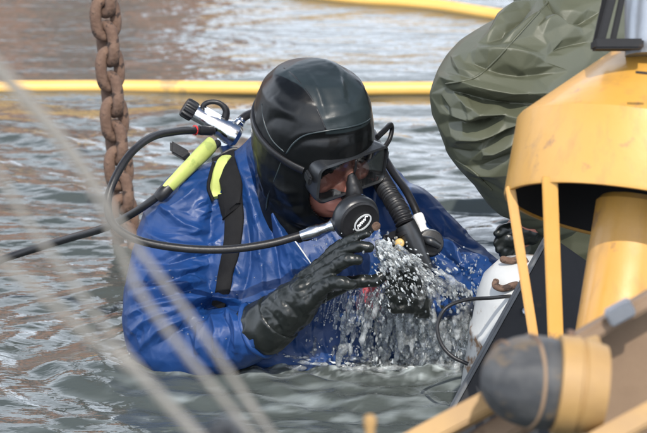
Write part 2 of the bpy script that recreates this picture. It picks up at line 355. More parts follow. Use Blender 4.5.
# churned water at the foot of the splash
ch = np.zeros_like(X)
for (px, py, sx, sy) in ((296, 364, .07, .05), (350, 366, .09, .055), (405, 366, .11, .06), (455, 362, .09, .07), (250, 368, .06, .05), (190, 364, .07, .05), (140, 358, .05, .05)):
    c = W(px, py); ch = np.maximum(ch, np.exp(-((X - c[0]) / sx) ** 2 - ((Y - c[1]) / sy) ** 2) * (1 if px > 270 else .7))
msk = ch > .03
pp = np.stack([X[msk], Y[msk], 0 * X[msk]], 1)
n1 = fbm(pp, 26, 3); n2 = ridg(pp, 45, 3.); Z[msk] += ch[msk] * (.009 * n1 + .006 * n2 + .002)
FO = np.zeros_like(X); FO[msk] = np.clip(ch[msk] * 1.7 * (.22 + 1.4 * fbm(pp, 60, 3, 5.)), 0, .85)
m2_ = glint_mask > .05; p3 = np.stack([X[m2_], Y[m2_], 0 * X[m2_]], 1)      # pale streaks painted in as silver glints of sky on the ripples
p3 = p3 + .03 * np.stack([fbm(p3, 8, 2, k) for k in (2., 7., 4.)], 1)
FO[m2_] = np.clip(FO[m2_] + glint_mask[m2_] * .5 * np.clip(fbm(p3 * np.array([1, 2.4, 1]), 9, 4, 3.) - .05, 0, 1), 0, .85)
ny, nx = X.shape
vv = np.stack([X.ravel(), Y.ravel(), Z.ravel()], 1)
idx = np.arange(nx * ny).reshape(ny, nx)
ff = np.stack([idx[:-1, :-1], idx[:-1, 1:], idx[1:, 1:], idx[1:, :-1]], -1).reshape(-1, 4)
wm = bpy.data.meshes.new('water'); wm.vertices.add(len(vv)); wm.vertices.foreach_set('co', vv.ravel())
wm.loops.add(ff.size); wm.loops.foreach_set('vertex_index', ff.ravel().astype(np.int32))
wm.polygons.add(len(ff)); wm.polygons.foreach_set('loop_start', np.arange(0, ff.size, 4, dtype=np.int32)); wm.update(calc_edges=True)
at = wm.attributes.new('foam_glint', 'FLOAT', 'POINT'); at.data.foreach_set('value', FO.ravel().astype(np.float32))  # real foam at the splash foot plus the painted glint streaks
def water_mat():
    m = bpy.data.materials.new('harbour_water'); m.use_nodes = True; t = m.node_tree; L = t.links.new; b = t.nodes['Principled BSDF']
    b.inputs['Roughness'].default_value = .03; b.inputs['IOR'].default_value = 1.333
    tc = t.nodes.new('ShaderNodeTexCoord')
    def nz(s, d, mp=None):
        n = t.nodes.new('ShaderNodeTexNoise'); n.inputs['Scale'].default_value = s; n.inputs['Detail'].default_value = d
        if mp:
            q = t.nodes.new('ShaderNodeMapping'); q.inputs['Scale'].default_value = mp; L(tc.outputs['Object'], q.inputs[0]); L(q.outputs[0], n.inputs['Vector'])
        else: L(tc.outputs['Object'], n.inputs['Vector'])
        return n
    n0 = nz(1.6, 4); cr = t.nodes.new('ShaderNodeMix'); cr.data_type = 'RGBA'
    cr.inputs[6].default_value = (.04, .048, .045, 1); cr.inputs[7].default_value = (.066, .076, .072, 1); L(n0.outputs[0], cr.inputs[0])
    fa = t.nodes.new('ShaderNodeAttribute'); fa.attribute_name = 'foam_glint'
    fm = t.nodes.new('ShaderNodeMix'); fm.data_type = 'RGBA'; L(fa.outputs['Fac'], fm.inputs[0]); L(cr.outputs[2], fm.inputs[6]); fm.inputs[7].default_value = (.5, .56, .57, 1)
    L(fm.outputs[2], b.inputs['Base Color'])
    a = nz(8, 3, (.7, 1.7, 1)); c_ = nz(38, 3, (.7, 1.4, 1)); big = nz(2.2, 3, (.6, 1.4, 1))
    b1 = t.nodes.new('ShaderNodeBump'); b1.inputs['Distance'].default_value = .02; b1.inputs['Strength'].default_value = .42; L(a.outputs[0], b1.inputs['Height'])
    b2 = t.nodes.new('ShaderNodeBump'); b2.inputs['Distance'].default_value = .004; b2.inputs['Strength'].default_value = .4; L(c_.outputs[0], b2.inputs['Height']); L(b1.outputs[0], b2.inputs['Normal'])
    b3 = t.nodes.new('ShaderNodeBump'); b3.inputs['Distance'].default_value = .06; b3.inputs['Strength'].default_value = .3; L(big.outputs[0], b3.inputs['Height']); L(b3.outputs[0], b1.inputs['Normal'])
    L(b2.outputs[0], b.inputs['Normal']); return m
M['water'] = water_mat()
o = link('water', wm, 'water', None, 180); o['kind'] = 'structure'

# ================================================================== FAR SHORE (seen only as its reflection)
mb = MB().box((0, 46, 1.4), np.eye(3), (140, 3, 2.8)); q = mb.build('quay_wall', 'quay'); q['kind'] = 'structure'
def warehouse(x0, x1, top, m, label):
    wh = thing('warehouse', ((x0 + x1) / 2, 46, 4.2), label, 'building')
    MB().box(((x0 + x1) / 2, 46.2, (top + 4.18) / 2), np.eye(3), ((x1 - x0) / 2, 2.6, (top - 4.2) / 2)).build('wall', m, wh)
    rf = MB(); rf.loft([[(x, 43, top + .01), (x, 49.4, top + .01), (x, 46.2, top + 1.8)] for x in (x0 - .3, x1 + .3)]); rf.build('roof', 'rust', wh, 20)
    z = 6.2
    while z < top - 1:
        x = x0 + 2
        while x < x1 - 1:
            wo = MB().box((x, 43.58, z), np.eye(3), (.6, .06, .9)).build('window', 'darkglass', wh); MB().box((x, 43.52, z - .98), np.eye(3), (.75, .1, .08)).build('sill', 'quay', wo); x += 3.2
        z += 3.4
warehouse(-34, -1.6, 15.5, 'brick', 'tall red-brown brick warehouse standing on the quay, mirrored in the water')
warehouse(9, 34, 8.8, 'quay', 'low grey-brown stone warehouse standing on the quay beside the brick one')

# ================================================================== YELLOW FLOATING HOSES
def floater(pts, rad, label):
    q = np.array([W(px, py, rad * .45) for px, py in pts]); t = thing('floating_hose', q[len(q) // 2], label, 'hose', 'yellow hoses floating on the water')
    MB().tube(q, rad, 14, 14).build('hose', 'boom', t, 60)
floater([(-400, 86), (-150, 88), (0, 87.5), (120, 87), (230, 88), (330, 89), (430, 88.5), (520, 89), (700, 90), (1000, 86)], .0175, 'straight yellow hose floating behind the diver and the chain')
floater([(200, -22), (330, -3.5), (400, 2), (440, 6), (485, 13), (560, 24), (640, 33), (800, 40)], .018, 'slanting yellow hose floating farther off, beyond the straight one')

# ================================================================== CHAIN
def chain():
    A = W(126, 246, 0.0); Yc = A[1]
    path = [P(129, 290, Yc), P(126, 246, Yc), P(119, 170, Yc), P(112, 90, Yc), P(104, 0, Yc), P(92, -130, Yc), P(80, -260, Yc)]
    path, _ = crom(np.array(path), np.ones(7), 40); s = S(Yc); d = 5.8 * s; pitch = 25.2 * s
    t = thing('mooring_chain', A, 'heavy rusty iron chain hanging down into the water behind the diver', 'chain')
    wr = d; hl = pitch * .5 + wr; hw = 11.3 * s
    cl = []
    for a in np.linspace(0, 2 * np.pi, 28, endpoint=False):
        x = math.cos(a); z = math.sin(a)
        cl.append((hw * x * (1. if abs(z) < .9 else .97), 0, (hl - hw) * (1 if z >= 0 else -1) * min(1, abs(z) * 2.2) + hw * z))
    cl = np.array(cl); rings = []
    for i in range(28):
        tt = cl[(i + 1) % 28] - cl[i - 1]; tt /= np.linalg.norm(tt); b = np.array([0, 1., 0]); a = np.cross(tt, b)
        rings.append([cl[i] + a * wr * math.cos(u) + b * wr * math.sin(u) for u in np.linspace(0, 2 * np.pi, 9, endpoint=False)])
    mb = MB(); n = 9; v = [p for r in rings for p in r]; f = []
    for i in range(28):
        for j in range(n): f.append((i * n + j, i * n + (j + 1) % n, ((i + 1) % 28) * n + (j + 1) % n, ((i + 1) % 28) * n + j))
    mb.add(v, f); me = mb.mesh('link'); q = getv(me); q += getn(me) * (.0014 * fbm(q, 60, 3))[:, None]; setv(me, q)
    me.materials.append(M['rust']); [setattr(p, 'use_smooth', True) for p in me.polygons]
    cum = np.concatenate([[0], np.cumsum(np.linalg.norm(np.diff(path, axis=0), axis=1))]); k = 0; sdist = 0.
    while sdist < cum[-1] - pitch:
        i = int(np.searchsorted(cum, sdist)); i = min(max(i, 1), len(path) - 2); p = path[i]; d_ = path[i + 1] - path[i - 1]; d_ /= np.linalg.norm(d_)
        o = bpy.data.objects.new('link', me); SC.collection.objects.link(o); o.parent = t
        rot = Vector(d_).to_track_quat('Z', 'Y').to_matrix().to_4x4() @ Matrix.Rotation(R(42 + 90 * (k % 2) + random.uniform(-10, 10)), 4, 'Z')
        o.matrix_parent_inverse = Matrix.Translation(-t.location); o.matrix_basis = Matrix.Translation(Vector(p)) @ rot
        sdist += pitch; k += 1
chain()

# ================================================================== DIVER
dv = thing('person', (P(300, 350, .08)[0], .08, -.75), 'diver in shiny blue jacket and black hood, chest deep, one gloved hand raised', 'person')
YAW, HP, ROLL, HK = R(41), R(17), R(7), 1.11
Fh = np.array([math.sin(YAW) * math.cos(HP), -math.cos(YAW) * math.cos(HP), -math.sin(HP)])
Rh = np.array([math.cos(YAW), math.sin(YAW), 0.]); Uh = np.cross(Rh, Fh)
Uh = Uh if Uh[2] > 0 else -Uh
Rh, Uh = Rh * math.cos(ROLL) + Uh * math.sin(ROLL), Uh * math.cos(ROLL) - Rh * math.sin(ROLL)
HC = P(313, 142, -.02)
def H(x, y, z): return HC + (Rh * x + Fh * y + Uh * z) * HK
def Hinv(v): q = (v - HC) / HK; return np.stack([q @ Rh, q @ Fh, q @ Uh], 1)
# ---- blue jacket
mb = MB(); rings = []
for py, xl, xr, Yc, rd in ((118, 276, 318, .10, .05), (132, 258, 336, .10, .075), (150, 240, 365, .11, .09), (170, 212, 396, .12, .115), (195, 184, 420, .12, .14), (230, 174, 432, .10, .155),
                           (280, 176, 430, .08, .16), (340, 182, 425, .06, .16), (430, 190, 415, .06, .15), (520, 200, 405, .07, .14)):
    cc = P((xl + xr) / 2, py, Yc); rx = (xr - xl) / 2 * S(Yc)
    rings.append([cc + np.array([rx * math.copysign(abs(math.cos(t)) ** .8, math.cos(t)), rd * math.copysign(abs(math.sin(t)) ** .85, math.sin(t)), 0]) for t in np.linspace(0, 2 * np.pi, 40, endpoint=False)])
mb.loft(rings)
def limb(mb, lst, n=20, **k): mb.tube([P(x, y, Yc) for x, y, Yc, r in lst], [r * S(Yc) for x, y, Yc, r in lst], n, 8, round_end=True, **k)
limb(mb, [(226, 192, .10, 34), (200, 208, .085, 44), (184, 232, .06, 45), (174, 270, .02, 45), (166, 306, -.03, 44), (169, 340, -.04, 43), (200, 346, -.07, 38), (232, 339, -.115, 32), (256, 331, -.152, 28)])
limb(mb, [(380, 205, .12, 34), (402, 222, .1, 40), (430, 243, .06, 35), (460, 266, .01, 30), (482, 279, -.03, 26), (474, 292, -.08, 24), (452, 299, -.12, 22), (434, 300, -.15, 19)])
jk = remesh(mb, .0042, 14)
v = getv(jk); n = getn(jk)
v += n * (.003 * fbm(v, 7, 2)[:, None]); setv(jk, v)
JS = [  # folds of the jacket
 ([(205, 172), (190, 195), (160, 215)], .006, 6), ([(160, 205), (185, 225), (215, 232)], .007, 5), ([(146, 232), (175, 246), (214, 246)], .008, 5),
 ([(140, 262), (170, 262), (210, 255)], -.006, 5), ([(138, 270), (168, 274), (216, 262)], .008, 5), ([(132, 296), (160, 288), (208, 280)], .008, 5),
 ([(134, 283), (165, 282), (200, 270)], -.006, 4), ([(128, 315), (150, 306), (196, 296)], .008, 5), ([(130, 306), (160, 298), (200, 288)], -.006, 4),
 ([(130, 335), (150, 318), (180, 308)], .007, 5), ([(140, 350), (160, 328), (190, 316)], .007, 5), ([(160, 345), (180, 330), (212, 312)], -.006, 4),
 ([(185, 300), (215, 296), (240, 300)], .012, 7), ([(180, 312), (215, 306), (245, 308)], -.008, 5), ([(196, 318), (200, 335), (196, 356)], .006, 4), ([(210, 312), (218, 330), (216, 355)], .007, 4),
 ([(228, 308), (238, 328), (236, 354)], .007, 4), ([(220, 312), (228, 330), (226, 354)], -.006, 3), ([(244, 308), (254, 328), (252, 350)], .006, 4),
 ([(238, 158), (252, 200), (262, 260), (262, 300)], .007, 5), ([(248, 150), (264, 205), (276, 250), (282, 290)], -.007, 4), ([(254, 150), (272, 210), (290, 262), (296, 296)], .008, 5),
 ([(262, 190), (285, 240), (310, 280)], .006, 4), ([(246, 210), (250, 260), (240, 305)], -.006, 5), ([(268, 150), (280, 210), (300, 245)], -.006, 4), ([(286, 240), (306, 262), (318, 280)], .006, 4),
 ([(225, 170), (214, 200), (210, 240)], -.006, 6), ([(400, 190), (420, 225), (440, 260)], .007, 5), ([(415, 205), (440, 232), (475, 250)], -.006, 4), ([(420, 225), (450, 246), (490, 262)], .007, 5),
 ([(430, 245), (452, 262), (480, 285)], -.006, 4), ([(425, 262), (448, 280), (470, 298)], .006, 4), ([(445, 232), (460, 262), (462, 290)], .005, 4), ([(388, 200), (395, 240), (400, 280)], .005, 5)]
JS = [(p_, a_ * 1.9, w_ * .85) for p_, a_, w_ in JS]
for k in range(260):     # smaller creases, lying across the sleeves and down the chest
    x = random.uniform(128, 480); y = random.uniform(170, 350)
    a = random.gauss(R(-22), .3) if x < 215 and y < 310 else random.gauss(R(80), .25) if x < 262 and y >= 310 else random.gauss(R(72), .22) if x < 390 else random.gauss(R(45), .35); l = random.uniform(10, 40)
    JS.append(([(x, y), (x + l * .5 * math.cos(a) + random.uniform(-3, 3), y + l * .5 * math.sin(a) + random.uniform(-3, 3)), (x + l * math.cos(a), y + l * math.sin(a))], random.choice((.004, -.0035, .003)), random.uniform(1.6, 3.2)))
strokes(jk, JS)
v = getv(jk); n = getn(jk); wv = v + .03 * np.stack([fbm(v, 9, 2, k) for k in (1., 5., 9.)], 1)
r1 = np.clip(ridg(wv * np.array([.7, 1., 1.7]), 13, 1.7), 0, 1) ** 3; r2 = np.clip(ridg(wv * np.array([1.5, 1., .8]), 22, 9.1), 0, 1) ** 3
v += n * (.0018 * r1 + .001 * r2)[:, None]; setv(jk, v)
jk = facet(jk, 13000, 2, 2)
jacket = link('jacket', jk, 'blue', dv, 180); jbv = bvh_of(jk)
hc_ = P(259, 330, -.156); ha, hb = perp((P(276, 318, -.18) - P(240, 336, -.14)) / np.linalg.norm(P(276, 318, -.18) - P(240, 336, -.14)))
MB().tube([hc_ + (ha * math.cos(t) + hb * math.sin(t)) * 27.5 * S(-.15) * (1 + .03 * math.sin(3 * t + 1) + .02 * math.sin(7 * t)) for t in np.linspace(0, 2 * np.pi, 48)], 3.2 * S(-.15), 9, smooth=False).build('sleeve_hem', 'blue', jacket, 180)
zp, _ = onto(jbv, [(287, 231), (296, 243), (306, 257), (316, 272), (322, 284)], .001)
if len(zp) > 2: MB().tube(zp, .0016, 6, 5).build('zip', 'logo', jacket, 180)
# ---- body (one skin: head, neck, trunk, arms and legs; all but the face is clothed)
mb = MB(); hr = []
for z, a, yf, yb in ((.122, .02, .02, .03), (.115, .045, .05, .06), (.09, .066, .075, .088), (.05, .078, .09, .102), (.02, .08, .094, .104), (0, .078, .09, .1), (-.025, .075, .092, .095), (-.05, .07, .094, .085),
                     (-.075, .062, .092, .07), (-.095, .05, .088, .055), (-.112, .034, .078, .03)):
    hr.append([H(a * math.cos(t), (yf if math.sin(t) > 0 else yb) * math.sin(t), z) for t in np.linspace(0, 2 * np.pi, 28, endpoint=False)])
mb.loft(hr)
nose = [H(0, .088, .015), H(0, .102, -.012), H(0, .113, -.032), H(0, .1, -.042)]; mb.tube(nose, [.008, .011, .014, .012], 12, 4, round_end=True)
for sx in (-1, 1):
    mb.tube([H(sx * .012, .1, -.038), H(sx * .016, .094, -.042)], [.009, .008], 10, smooth=False, round_end=True)
    mb.tube([H(sx * .012, .092, .03), H(sx * .035, .09, .034), H(sx * .056, .074, .026)], [.007, .009, .007], 10, 4, round_end=True)
    mb.sphere(H(sx * .042, .072, -.028), .026)
mb.tube([H(-.026, .088, -.068), H(0, .1, -.066), H(.026, .088, -.068)], [.006, .008, .006], 10, 4, round_end=True)
mb.tube([H(-.022, .088, -.08), H(0, .099, -.08), H(.022, .088, -.08)], [.007, .009, .007], 10, 4, round_end=True)
mb.tube([H(0, -.01, -.08), P(310, 190, .06), P(305, 215, .1)], [.055, .058, .07], 18, 4)
mb.tube([P(305, 205, .12), P(302, 260, .09), P(302, 350, .06), P(302, 450, .07), P(302, 540, .08)], [.07, .11, .11, .105, .11], 22, 5, flat=.95)
for sx, arm in ((-1, [(226, 205, .12, 24), (190, 225, .07, 22), (174, 275, .015, 20), (169, 312, -.025, 19), (172, 338, -.045, 18), (202, 345, -.075, 17), (234, 338, -.118, 15), (262, 328, -.165, 12)]),
                (1, [(375, 215, .12, 24), (405, 230, .1, 24), (450, 262, .02, 20), (478, 280, -.04, 18), (452, 299, -.12, 15), (428, 299, -.16, 12)])):
    limb(mb, arm)
    hip = P(302 + sx * 45, 545, .08); mb.tube([hip, hip + np.array([sx * .03, -.03, -.2]), hip + np.array([sx * .04, 0, -.42]), hip + np.array([sx * .04, .08, -.8])], [.085, .075, .055, .04], 16, 5, round_end=True)
bd = remesh(mb, .005, 4); link('body', bd, 'skin', dv, 180)
for sx in (-1, 1):
    e = MB().sphere(H(sx * .032, .079, .006), .0125 * HK, n=16, m=12).build('eye', 'eyewhite', dv, 180)
    MB().sphere(H(sx * .034, .0895, .0015), .0055 * HK, n=12, m=8).build('iris', 'iris', e, 180)
# ---- hood
mb = MB(); hr = []
for z, a, yf, yb in ((.142, .014, .012, .02), (.136, .045, .045, .055), (.118, .071, .076, .09), (.09, .087, .097, .109), (.055, .0945, .109, .12), (.02, .097, .113, .123), (-.02, .096, .110, .119), (-.055, .091, .105, .107),
                     (-.09, .083, .098, .094), (-.12, .072, .085, .08), (-.14, .06, .06, .07)):
    hr.append([H(a * math.copysign(abs(math.cos(t)) ** .95, math.cos(t)), (yf if math.sin(t) > 0 else yb) * math.sin(t), z) for t in np.linspace(0, 2 * np.pi, 36, endpoint=False)])
mb.loft(hr)
mb.tube([H(0, -.02, -.03), P(297, 190, .03), P(302, 222, .035), P(308, 262, .06)], [.088 * HK, .082, .084, .09], 26, 6)
hd = remesh(mb, .0036, 8)
v = getv(hd); n = getn(hd); v += n * (.005 * fbm(v, 9, 1, 4.) + .0004 * fbm(v, 60, 2))[:, None]; setv(hd, v)
HS = [([(334, 68), (348, 84), (352, 104)], -.009, 7), ([(326, 62), (340, 74), (344, 100)], .006, 5), ([(318, 122), (340, 116), (366, 108)], .004, 5), ([(272, 96), (284, 110), (300, 116)], .005, 7), ([(262, 128), (276, 118), (296, 122)], -.004, 6), ([(268, 180), (282, 190), (300, 192)], .004, 4), ([(266, 196), (284, 206), (304, 206)], -.004, 4), ([(345, 66), (362, 84), (368, 105)], .005, 6), ([(306, 70), (318, 92), (326, 118)], .0035, 3.0), ([(286, 70), (296, 92)], -.003, 8),
      ([(288, 142), (300, 134), (330, 130), (372, 122)], .003, 3), ([(292, 150), (305, 141), (330, 138), (372, 131)], -.004, 4), ([(258, 150), (262, 190), (280, 222)], .004, 5),
      ([(272, 170), (276, 200), (292, 226)], -.004, 5), ([(284, 176), (292, 206), (310, 228)], .004, 5), ([(300, 66), (322, 62), (346, 72)], .003, 7)]
strokes(hd, HS)
hbv = bvh_of(hd)
bm = bmesh.new(); bm.from_mesh(hd); q = Hinv(np.array([f.calc_center_median()[:] for f in bm.faces]))
kill = [f for f, (x, y, z) in zip(bm.faces, q) if y > .03 and (x / .064) ** 2 + ((z + .042) / .07) ** 2 < 1]
bmesh.ops.delete(bm, geom=kill, context='FACES'); bm.to_mesh(hd); bm.free()
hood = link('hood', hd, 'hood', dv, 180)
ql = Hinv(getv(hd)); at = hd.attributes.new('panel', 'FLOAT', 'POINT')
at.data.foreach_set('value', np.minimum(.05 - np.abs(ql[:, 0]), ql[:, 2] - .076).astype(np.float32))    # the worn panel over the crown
so = hood.modifiers.new('thickness', 'SOLIDIFY'); so.thickness = .005; so.offset = -1
def seam(pts, r, name, m, par, bv, lift=-.0004):
    p, _ = onto(bv, pts, lift)
    if len(p) > 1: MB().tube(p, r, 6, 5).build(name, m, par, 180)
seam([(284, 68), (296, 78), (310, 96), (320, 116), (326, 130)], .0016, 'seam', 'rubber', hood, hbv)
seam([(262, 104), (264, 122), (272, 140), (284, 152)], .0018, 'seam', 'neoprene_top', hood, hbv)
seam([(286, 154), (294, 143), (306, 135), (326, 131), (345, 128), (358, 125), (366, 122), (370, 119)], .002, 'seam', 'neoprene_top', hood, hbv)
seam([(282, 160), (276, 176), (268, 196), (266, 210)], .0016, 'seam', 'neoprene_top', hood, hbv)
# ---- gloves
def glove(parts, cuffs, voxel=.0026):
    mb = MB()
    for lst in parts: limb(mb, lst, 14)
    me = remesh(mb, voxel, 4); v = getv(me); n = getn(me); v += n * (.0018 * fbm(v, 30, 3) + .0012 * ridg(v, 70, 2.))[:, None]; setv(me, v); return me
gr = glove([[(262, 329, -.165, 23), (278, 317, -.18, 25), (294, 305, -.195, 24), (306, 294, -.21, 19)],
            [(284, 312, -.18, 18), (304, 284, -.19, 12), (322, 266, -.195, 9)], [(284, 312, -.18, 18), (304, 292, -.21, 13), (322, 277, -.22, 9)], [(286, 316, -.19, 16), (306, 300, -.22, 14), (318, 292, -.235, 10)],
            [(306, 280, -.185, 8), (322, 263, -.19, 7), (340, 246, -.2, 5.5), (356, 237, -.21, 5), (367, 233.5, -.215, 4.2)],
            [(306, 284, -.195, 9), (320, 270, -.205, 7.5), (340, 254, -.22, 6.6), (355, 247, -.23, 6.2), (369, 247, -.235, 5.2)],
            [(306, 292, -.21, 9), (320, 279, -.225, 8), (335, 267, -.24, 7.2), (347, 260, -.25, 6.6), (357, 260, -.255, 5.6)],
            [(308, 300, -.225, 10), (318, 291, -.24, 8.5), (329, 284, -.25, 7.4), (340, 282, -.26, 6.6), (351, 284, -.26, 5.6)],
            [(304, 304, -.2, 11), (326, 293, -.205, 8), (346, 284, -.21, 7), (362, 281, -.215, 6.4), (374, 281, -.22, 6.2), (382, 276, -.22, 5.4)]], None)
strokes(gr, [([(262, 306), (276, 320), (284, 342)], -.0035, 3), ([(270, 300), (286, 316), (296, 338)], .003, 3), ([(279, 298), (294, 312), (303, 332)], -.0035, 3), ([(292, 288), (304, 300), (310, 318)], .0025, 3),
             ([(300, 290), (312, 280), (322, 272)], -.003, 2.5), ([(300, 300), (312, 292), (322, 284)], -.003, 2.5), ([(330, 262), (336, 270)], -.002, 2), ([(334, 250), (340, 260)], -.002, 2), ([(326, 280), (330, 290)], -.002, 2)])
link('glove', gr, 'glove', dv, 180)
mb = MB(); mb.tube([P(250, 333, -.15), P(266, 327, -.168), P(279, 317, -.182)], [26 * S(-.15), 27.5 * S(-.15), 25.5 * S(-.15)], 26, 4)
me = remesh(mb, .003, 5); v = getv(me); n = getn(me); v += n * (.0025 * ridg(v, 32, 4.))[:, None]; setv(me, v); link('glove_cuff', me, 'glove', dv, 180)
gl = glove([[(436, 302, -.15, 17), (420, 303, -.17, 15), (411, 297, -.19, 13)], [(413, 293, -.19, 8), (405, 283, -.2, 6), (401, 274, -.21, 5.2), (400, 267, -.215, 4.4)],
            [(413, 297, -.19, 8), (403, 290, -.205, 6.4), (395, 283, -.215, 5.6), (391, 277, -.22, 4.6)], [(413, 301, -.195, 8), (403, 299, -.21, 6.6), (394, 297, -.22, 5.8), (389, 292, -.225, 4.8)],
            [(412, 305, -.195, 8), (403, 307, -.21, 6.2), (396, 308, -.215, 5.4), (391, 306, -.22, 4.6)], [(417, 295, -.19, 8), (415, 283, -.205, 6.5), (411, 273, -.215, 5.6), (410, 267, -.22, 4.8)]], None)
link('glove', gl, 'glove', dv, 180)

# ================================================================== DIVING MASK
mk = thing('diving_mask', H(0, .13, -.04), 'black wide-framed diving mask strapped over the black hood', 'mask')
def rrect(w, h, r, n=8, nose=0.):
    pts = []
    for cx, cy, a0 in ((w - r, h - r, 0), (-(w - r), h - r, 90), (-(w - r), -(h - r), 180), (w - r, -(h - r), 270)):
        for k in range(n + 1):
            a = R(a0 + 90 * k / n); pts.append((cx + r * math.cos(a), cy + r * math.sin(a)))
    return pts
MZ = -.006
def mring(w, h, r, y, dz=0., curve=.10):
    return [H(x, y - curve * (abs(x) / .08) ** 2 * .11, MZ + dz + z) for x, z in rrect(w, h, r)]
mb = MB(); sec = [mring(.070, .036, .018, .076), mring(.077, .038, .017, .108), mring(.077, .0375, .016, .118), mring(.0735, .034, .013, .12), mring(.072, .0325, .012, .116), mring(.070, .032, .012, .09)]
mb.loft(sec, False); mb.build('frame', 'maskblack', mk, 50)
mb = MB(); mb.loft([mring(.069, .040, .022, .09), mring(.068, .042, .024, .078, curve=.4), mring(.068, .046, .026, .056, curve=.9), mring(.065, .048, .026, .051, curve=.9), mring(.064, .042, .024, .078, curve=.4)], False); mb.build('skirt', 'rubber', mk, 60)
mb = MB(); mb.loft([mring(.0725, .033, .012, .114), mring(.0725, .033, .012, .1158)]); mb.build('lens', 'lens', mk, 40)
mb = MB(); mb.box(H(0, .1135, MZ + .018), (Rh, Fh, Uh), (.003, .003, .016), .001); mb.tube([H(0, .106, -.012), H(0, .112, -.024), H(0, .118, -.036), H(0, .118, -.046), H(0, .104, -.052)], [.010, .014, .017, .018, .015], 16, 5, round_end=True)
me = remesh(mb, .003, 4); link('nose_pocket', me, 'rubber', mk, 180)
for sx in (-1, 1):
    mb = MB(); mb.box(H(sx * .08, .086, MZ + .006), (Rh * .35 * sx + Fh * -.2 + Fh, Rh, Uh), (.016, .005, .009), .003); mb.build('buckle', 'maskblack', mk, 40)
# strap round the back of the head
sp = []
for a in np.linspace(42, -222, 33):
    t = R(a); d = Rh * math.cos(t) + Fh * math.sin(t); zz = .004 + .028 * math.sin(math.pi * (42 - a) / 264)
    o0 = HC + Uh * zz * HK; far = o0 + d * .4; l, nn, _, _ = hbv.ray_cast(Vector(far), Vector(-d))
    if l: sp.append((np.array(l) + np.array(nn) * .002, np.array(nn)))
mb = MB(); ribbon(mb, np.array([s[0] for s in sp]), np.array([s[1] for s in sp]), .015, .004); mb.build('strap', 'rubber', mk, 60)
mb = MB(); mb.tube([H(.05, .105, .05), H(.074, .096, .052), H(.096, .085, .05), H(.104, .082, .038), H(.096, .088, .024), H(.08, .095, .016)], .0062, 10, 6, flat=.7); mb.build('strap_loop', 'rubber', mk, 60)

# ================================================================== SCUBA SET
sb = thing('scuba_set', P(235, 330, .36), 'breathing set with chromed tank valve, black hoses, lime hose sleeve and mouthpiece', 'scuba set')
tk = P(232, 178, .30); ax = np.array([.18, .12, -1.0]); ax /= np.linalg.norm(ax)
MB().lathe([(.012, -.06), (.02, -.045), (.035, -.035), (.058, -.012), (.07, .02), (.074, .06), (.074, .48), (.06, .52), (.03, .53)], tk, ax, 32).build('tank', 'steelgrey', sb, 50)
VY = .17
def pv(x, y, Yc=VY): return P(x, y, Yc)
s0 = S(VY)
MB().tube([pv(232, 172, .24), pv(229, 155, .2), pv(224, 140)], [.013, .014, .015], 16, 4).build('valve_neck', 'chrome', sb)
d1 = pv(238, 138) - pv(192, 112); d1 /= np.linalg.norm(d1)
vb = MB().lathe([(.006, -.004), (.014, 0), (.016, .006), (.0155, .03), (.019, .036), (.021, .05), (.021, .07), (.024, .078), (.0245, .098), (.018, .106), (.006, .108)], pv(192, 111), d1, 24).build('valve', 'chrome', sb, 35)
MB().box(pv(213, 117), (d1, UP, np.cross(d1, UP)), (.02, .012, .014), .004).build('yoke_block', 'chrome', vb)
MB().box(pv(236, 128), (d1, UP, np.cross(d1, UP)), (.012, .01, .012), .003).build('port', 'chrome', vb)
kd = pv(180, 104) - pv(193, 112); kd /= np.linalg.norm(kd); ka, kb = perp(kd); rings = []
for h, rf_ in ((0, .7), (.002, .95), (.006, 1), (.020, 1), (.0245, .93), (.026, .75)):
    rings.append([pv(195, 113) + kd * h + (ka * math.cos(t) + kb * math.sin(t)) * .0205 * rf_ * (1 - .1 * (i % 4 in (2, 3))) for i, t in enumerate(np.linspace(0, 2 * np.pi, 48, endpoint=False))])
MB().loft(rings).build('knob', 'rubber', sb, 30)
MB().tube([pv(203, 112), pv(204, 105), pv(211, 102), pv(220, 103.5), pv(226, 110), pv(225, 118), pv(221, 122)], [.006, .0055, .005, .0052, .007, .008, .007], 10, 5, flat=.8).build('handle_loop', 'rubber', sb, 60)
def hose(lst, r, name='hose', m='rubber'):
    return MB().tube([P(*q) for q in lst], r, 14, 8).build(name, m, sb, 60)
hose([(214, 131, .15), (197, 130.5, .13), (176, 131.5, .08), (152, 137, .02), (131, 153, -.05), (115, 178, -.1), (107.5, 203, -.13), (114, 225, -.16), (138, 240, -.18), (180, 248, -.19), (225, 249.5, -.19), (268, 244, -.185), (300, 235.5, -.175)], 4.1 * S(-.1))
MB().lathe([(.0098, 0), (.0098, .028), (.0085, .03)], P(199, 130.3, .135), P(214, 131, .15) - P(199, 130.3, .135), 16).build('hose_ferrule', 'rubber', sb)
MB().lathe([(.0102, 0), (.0104, .002), (.0102, .004)], P(194, 130.3, .128), P(214, 131, .15) - P(194, 130.3, .128), 16).build('red_band', 'redband', sb)
hose([(236, 128, .17), (241, 120, .18), (250, 114, .2), (262, 113, .22), (282, 122, .24)], 4.2 * S(.2)); 
d2 = P(243, 119, .18) - P(234, 128, .17); MB().lathe([(.008, 0), (.011, .003), (.011, .016), (.009, .018), (.0085, .024)], P(234, 128, .17), d2, 16).build('hose_fitting', 'chrome', sb)
hose([(218, 143, .13), (205, 154, .09), (188, 169, .045), (170, 186, .01), (150, 202, .01), (130, 215, .04), (104, 228, .1), (70, 238, .22), (34, 249, .28), (0, 260, .3), (-40, 275, .3), (-80, 300, .3)], 4.0 * S(.12))
MB().tube([P(211, 145, .11), P(202, 154, .08), P(187, 169, .04), P(173, 183, .015), P(163, 193, .005)], [.0175, .018, .016, .0145, .012], 18, 6, flat=.7).build('lime_sleeve', 'lime', sb, 50)
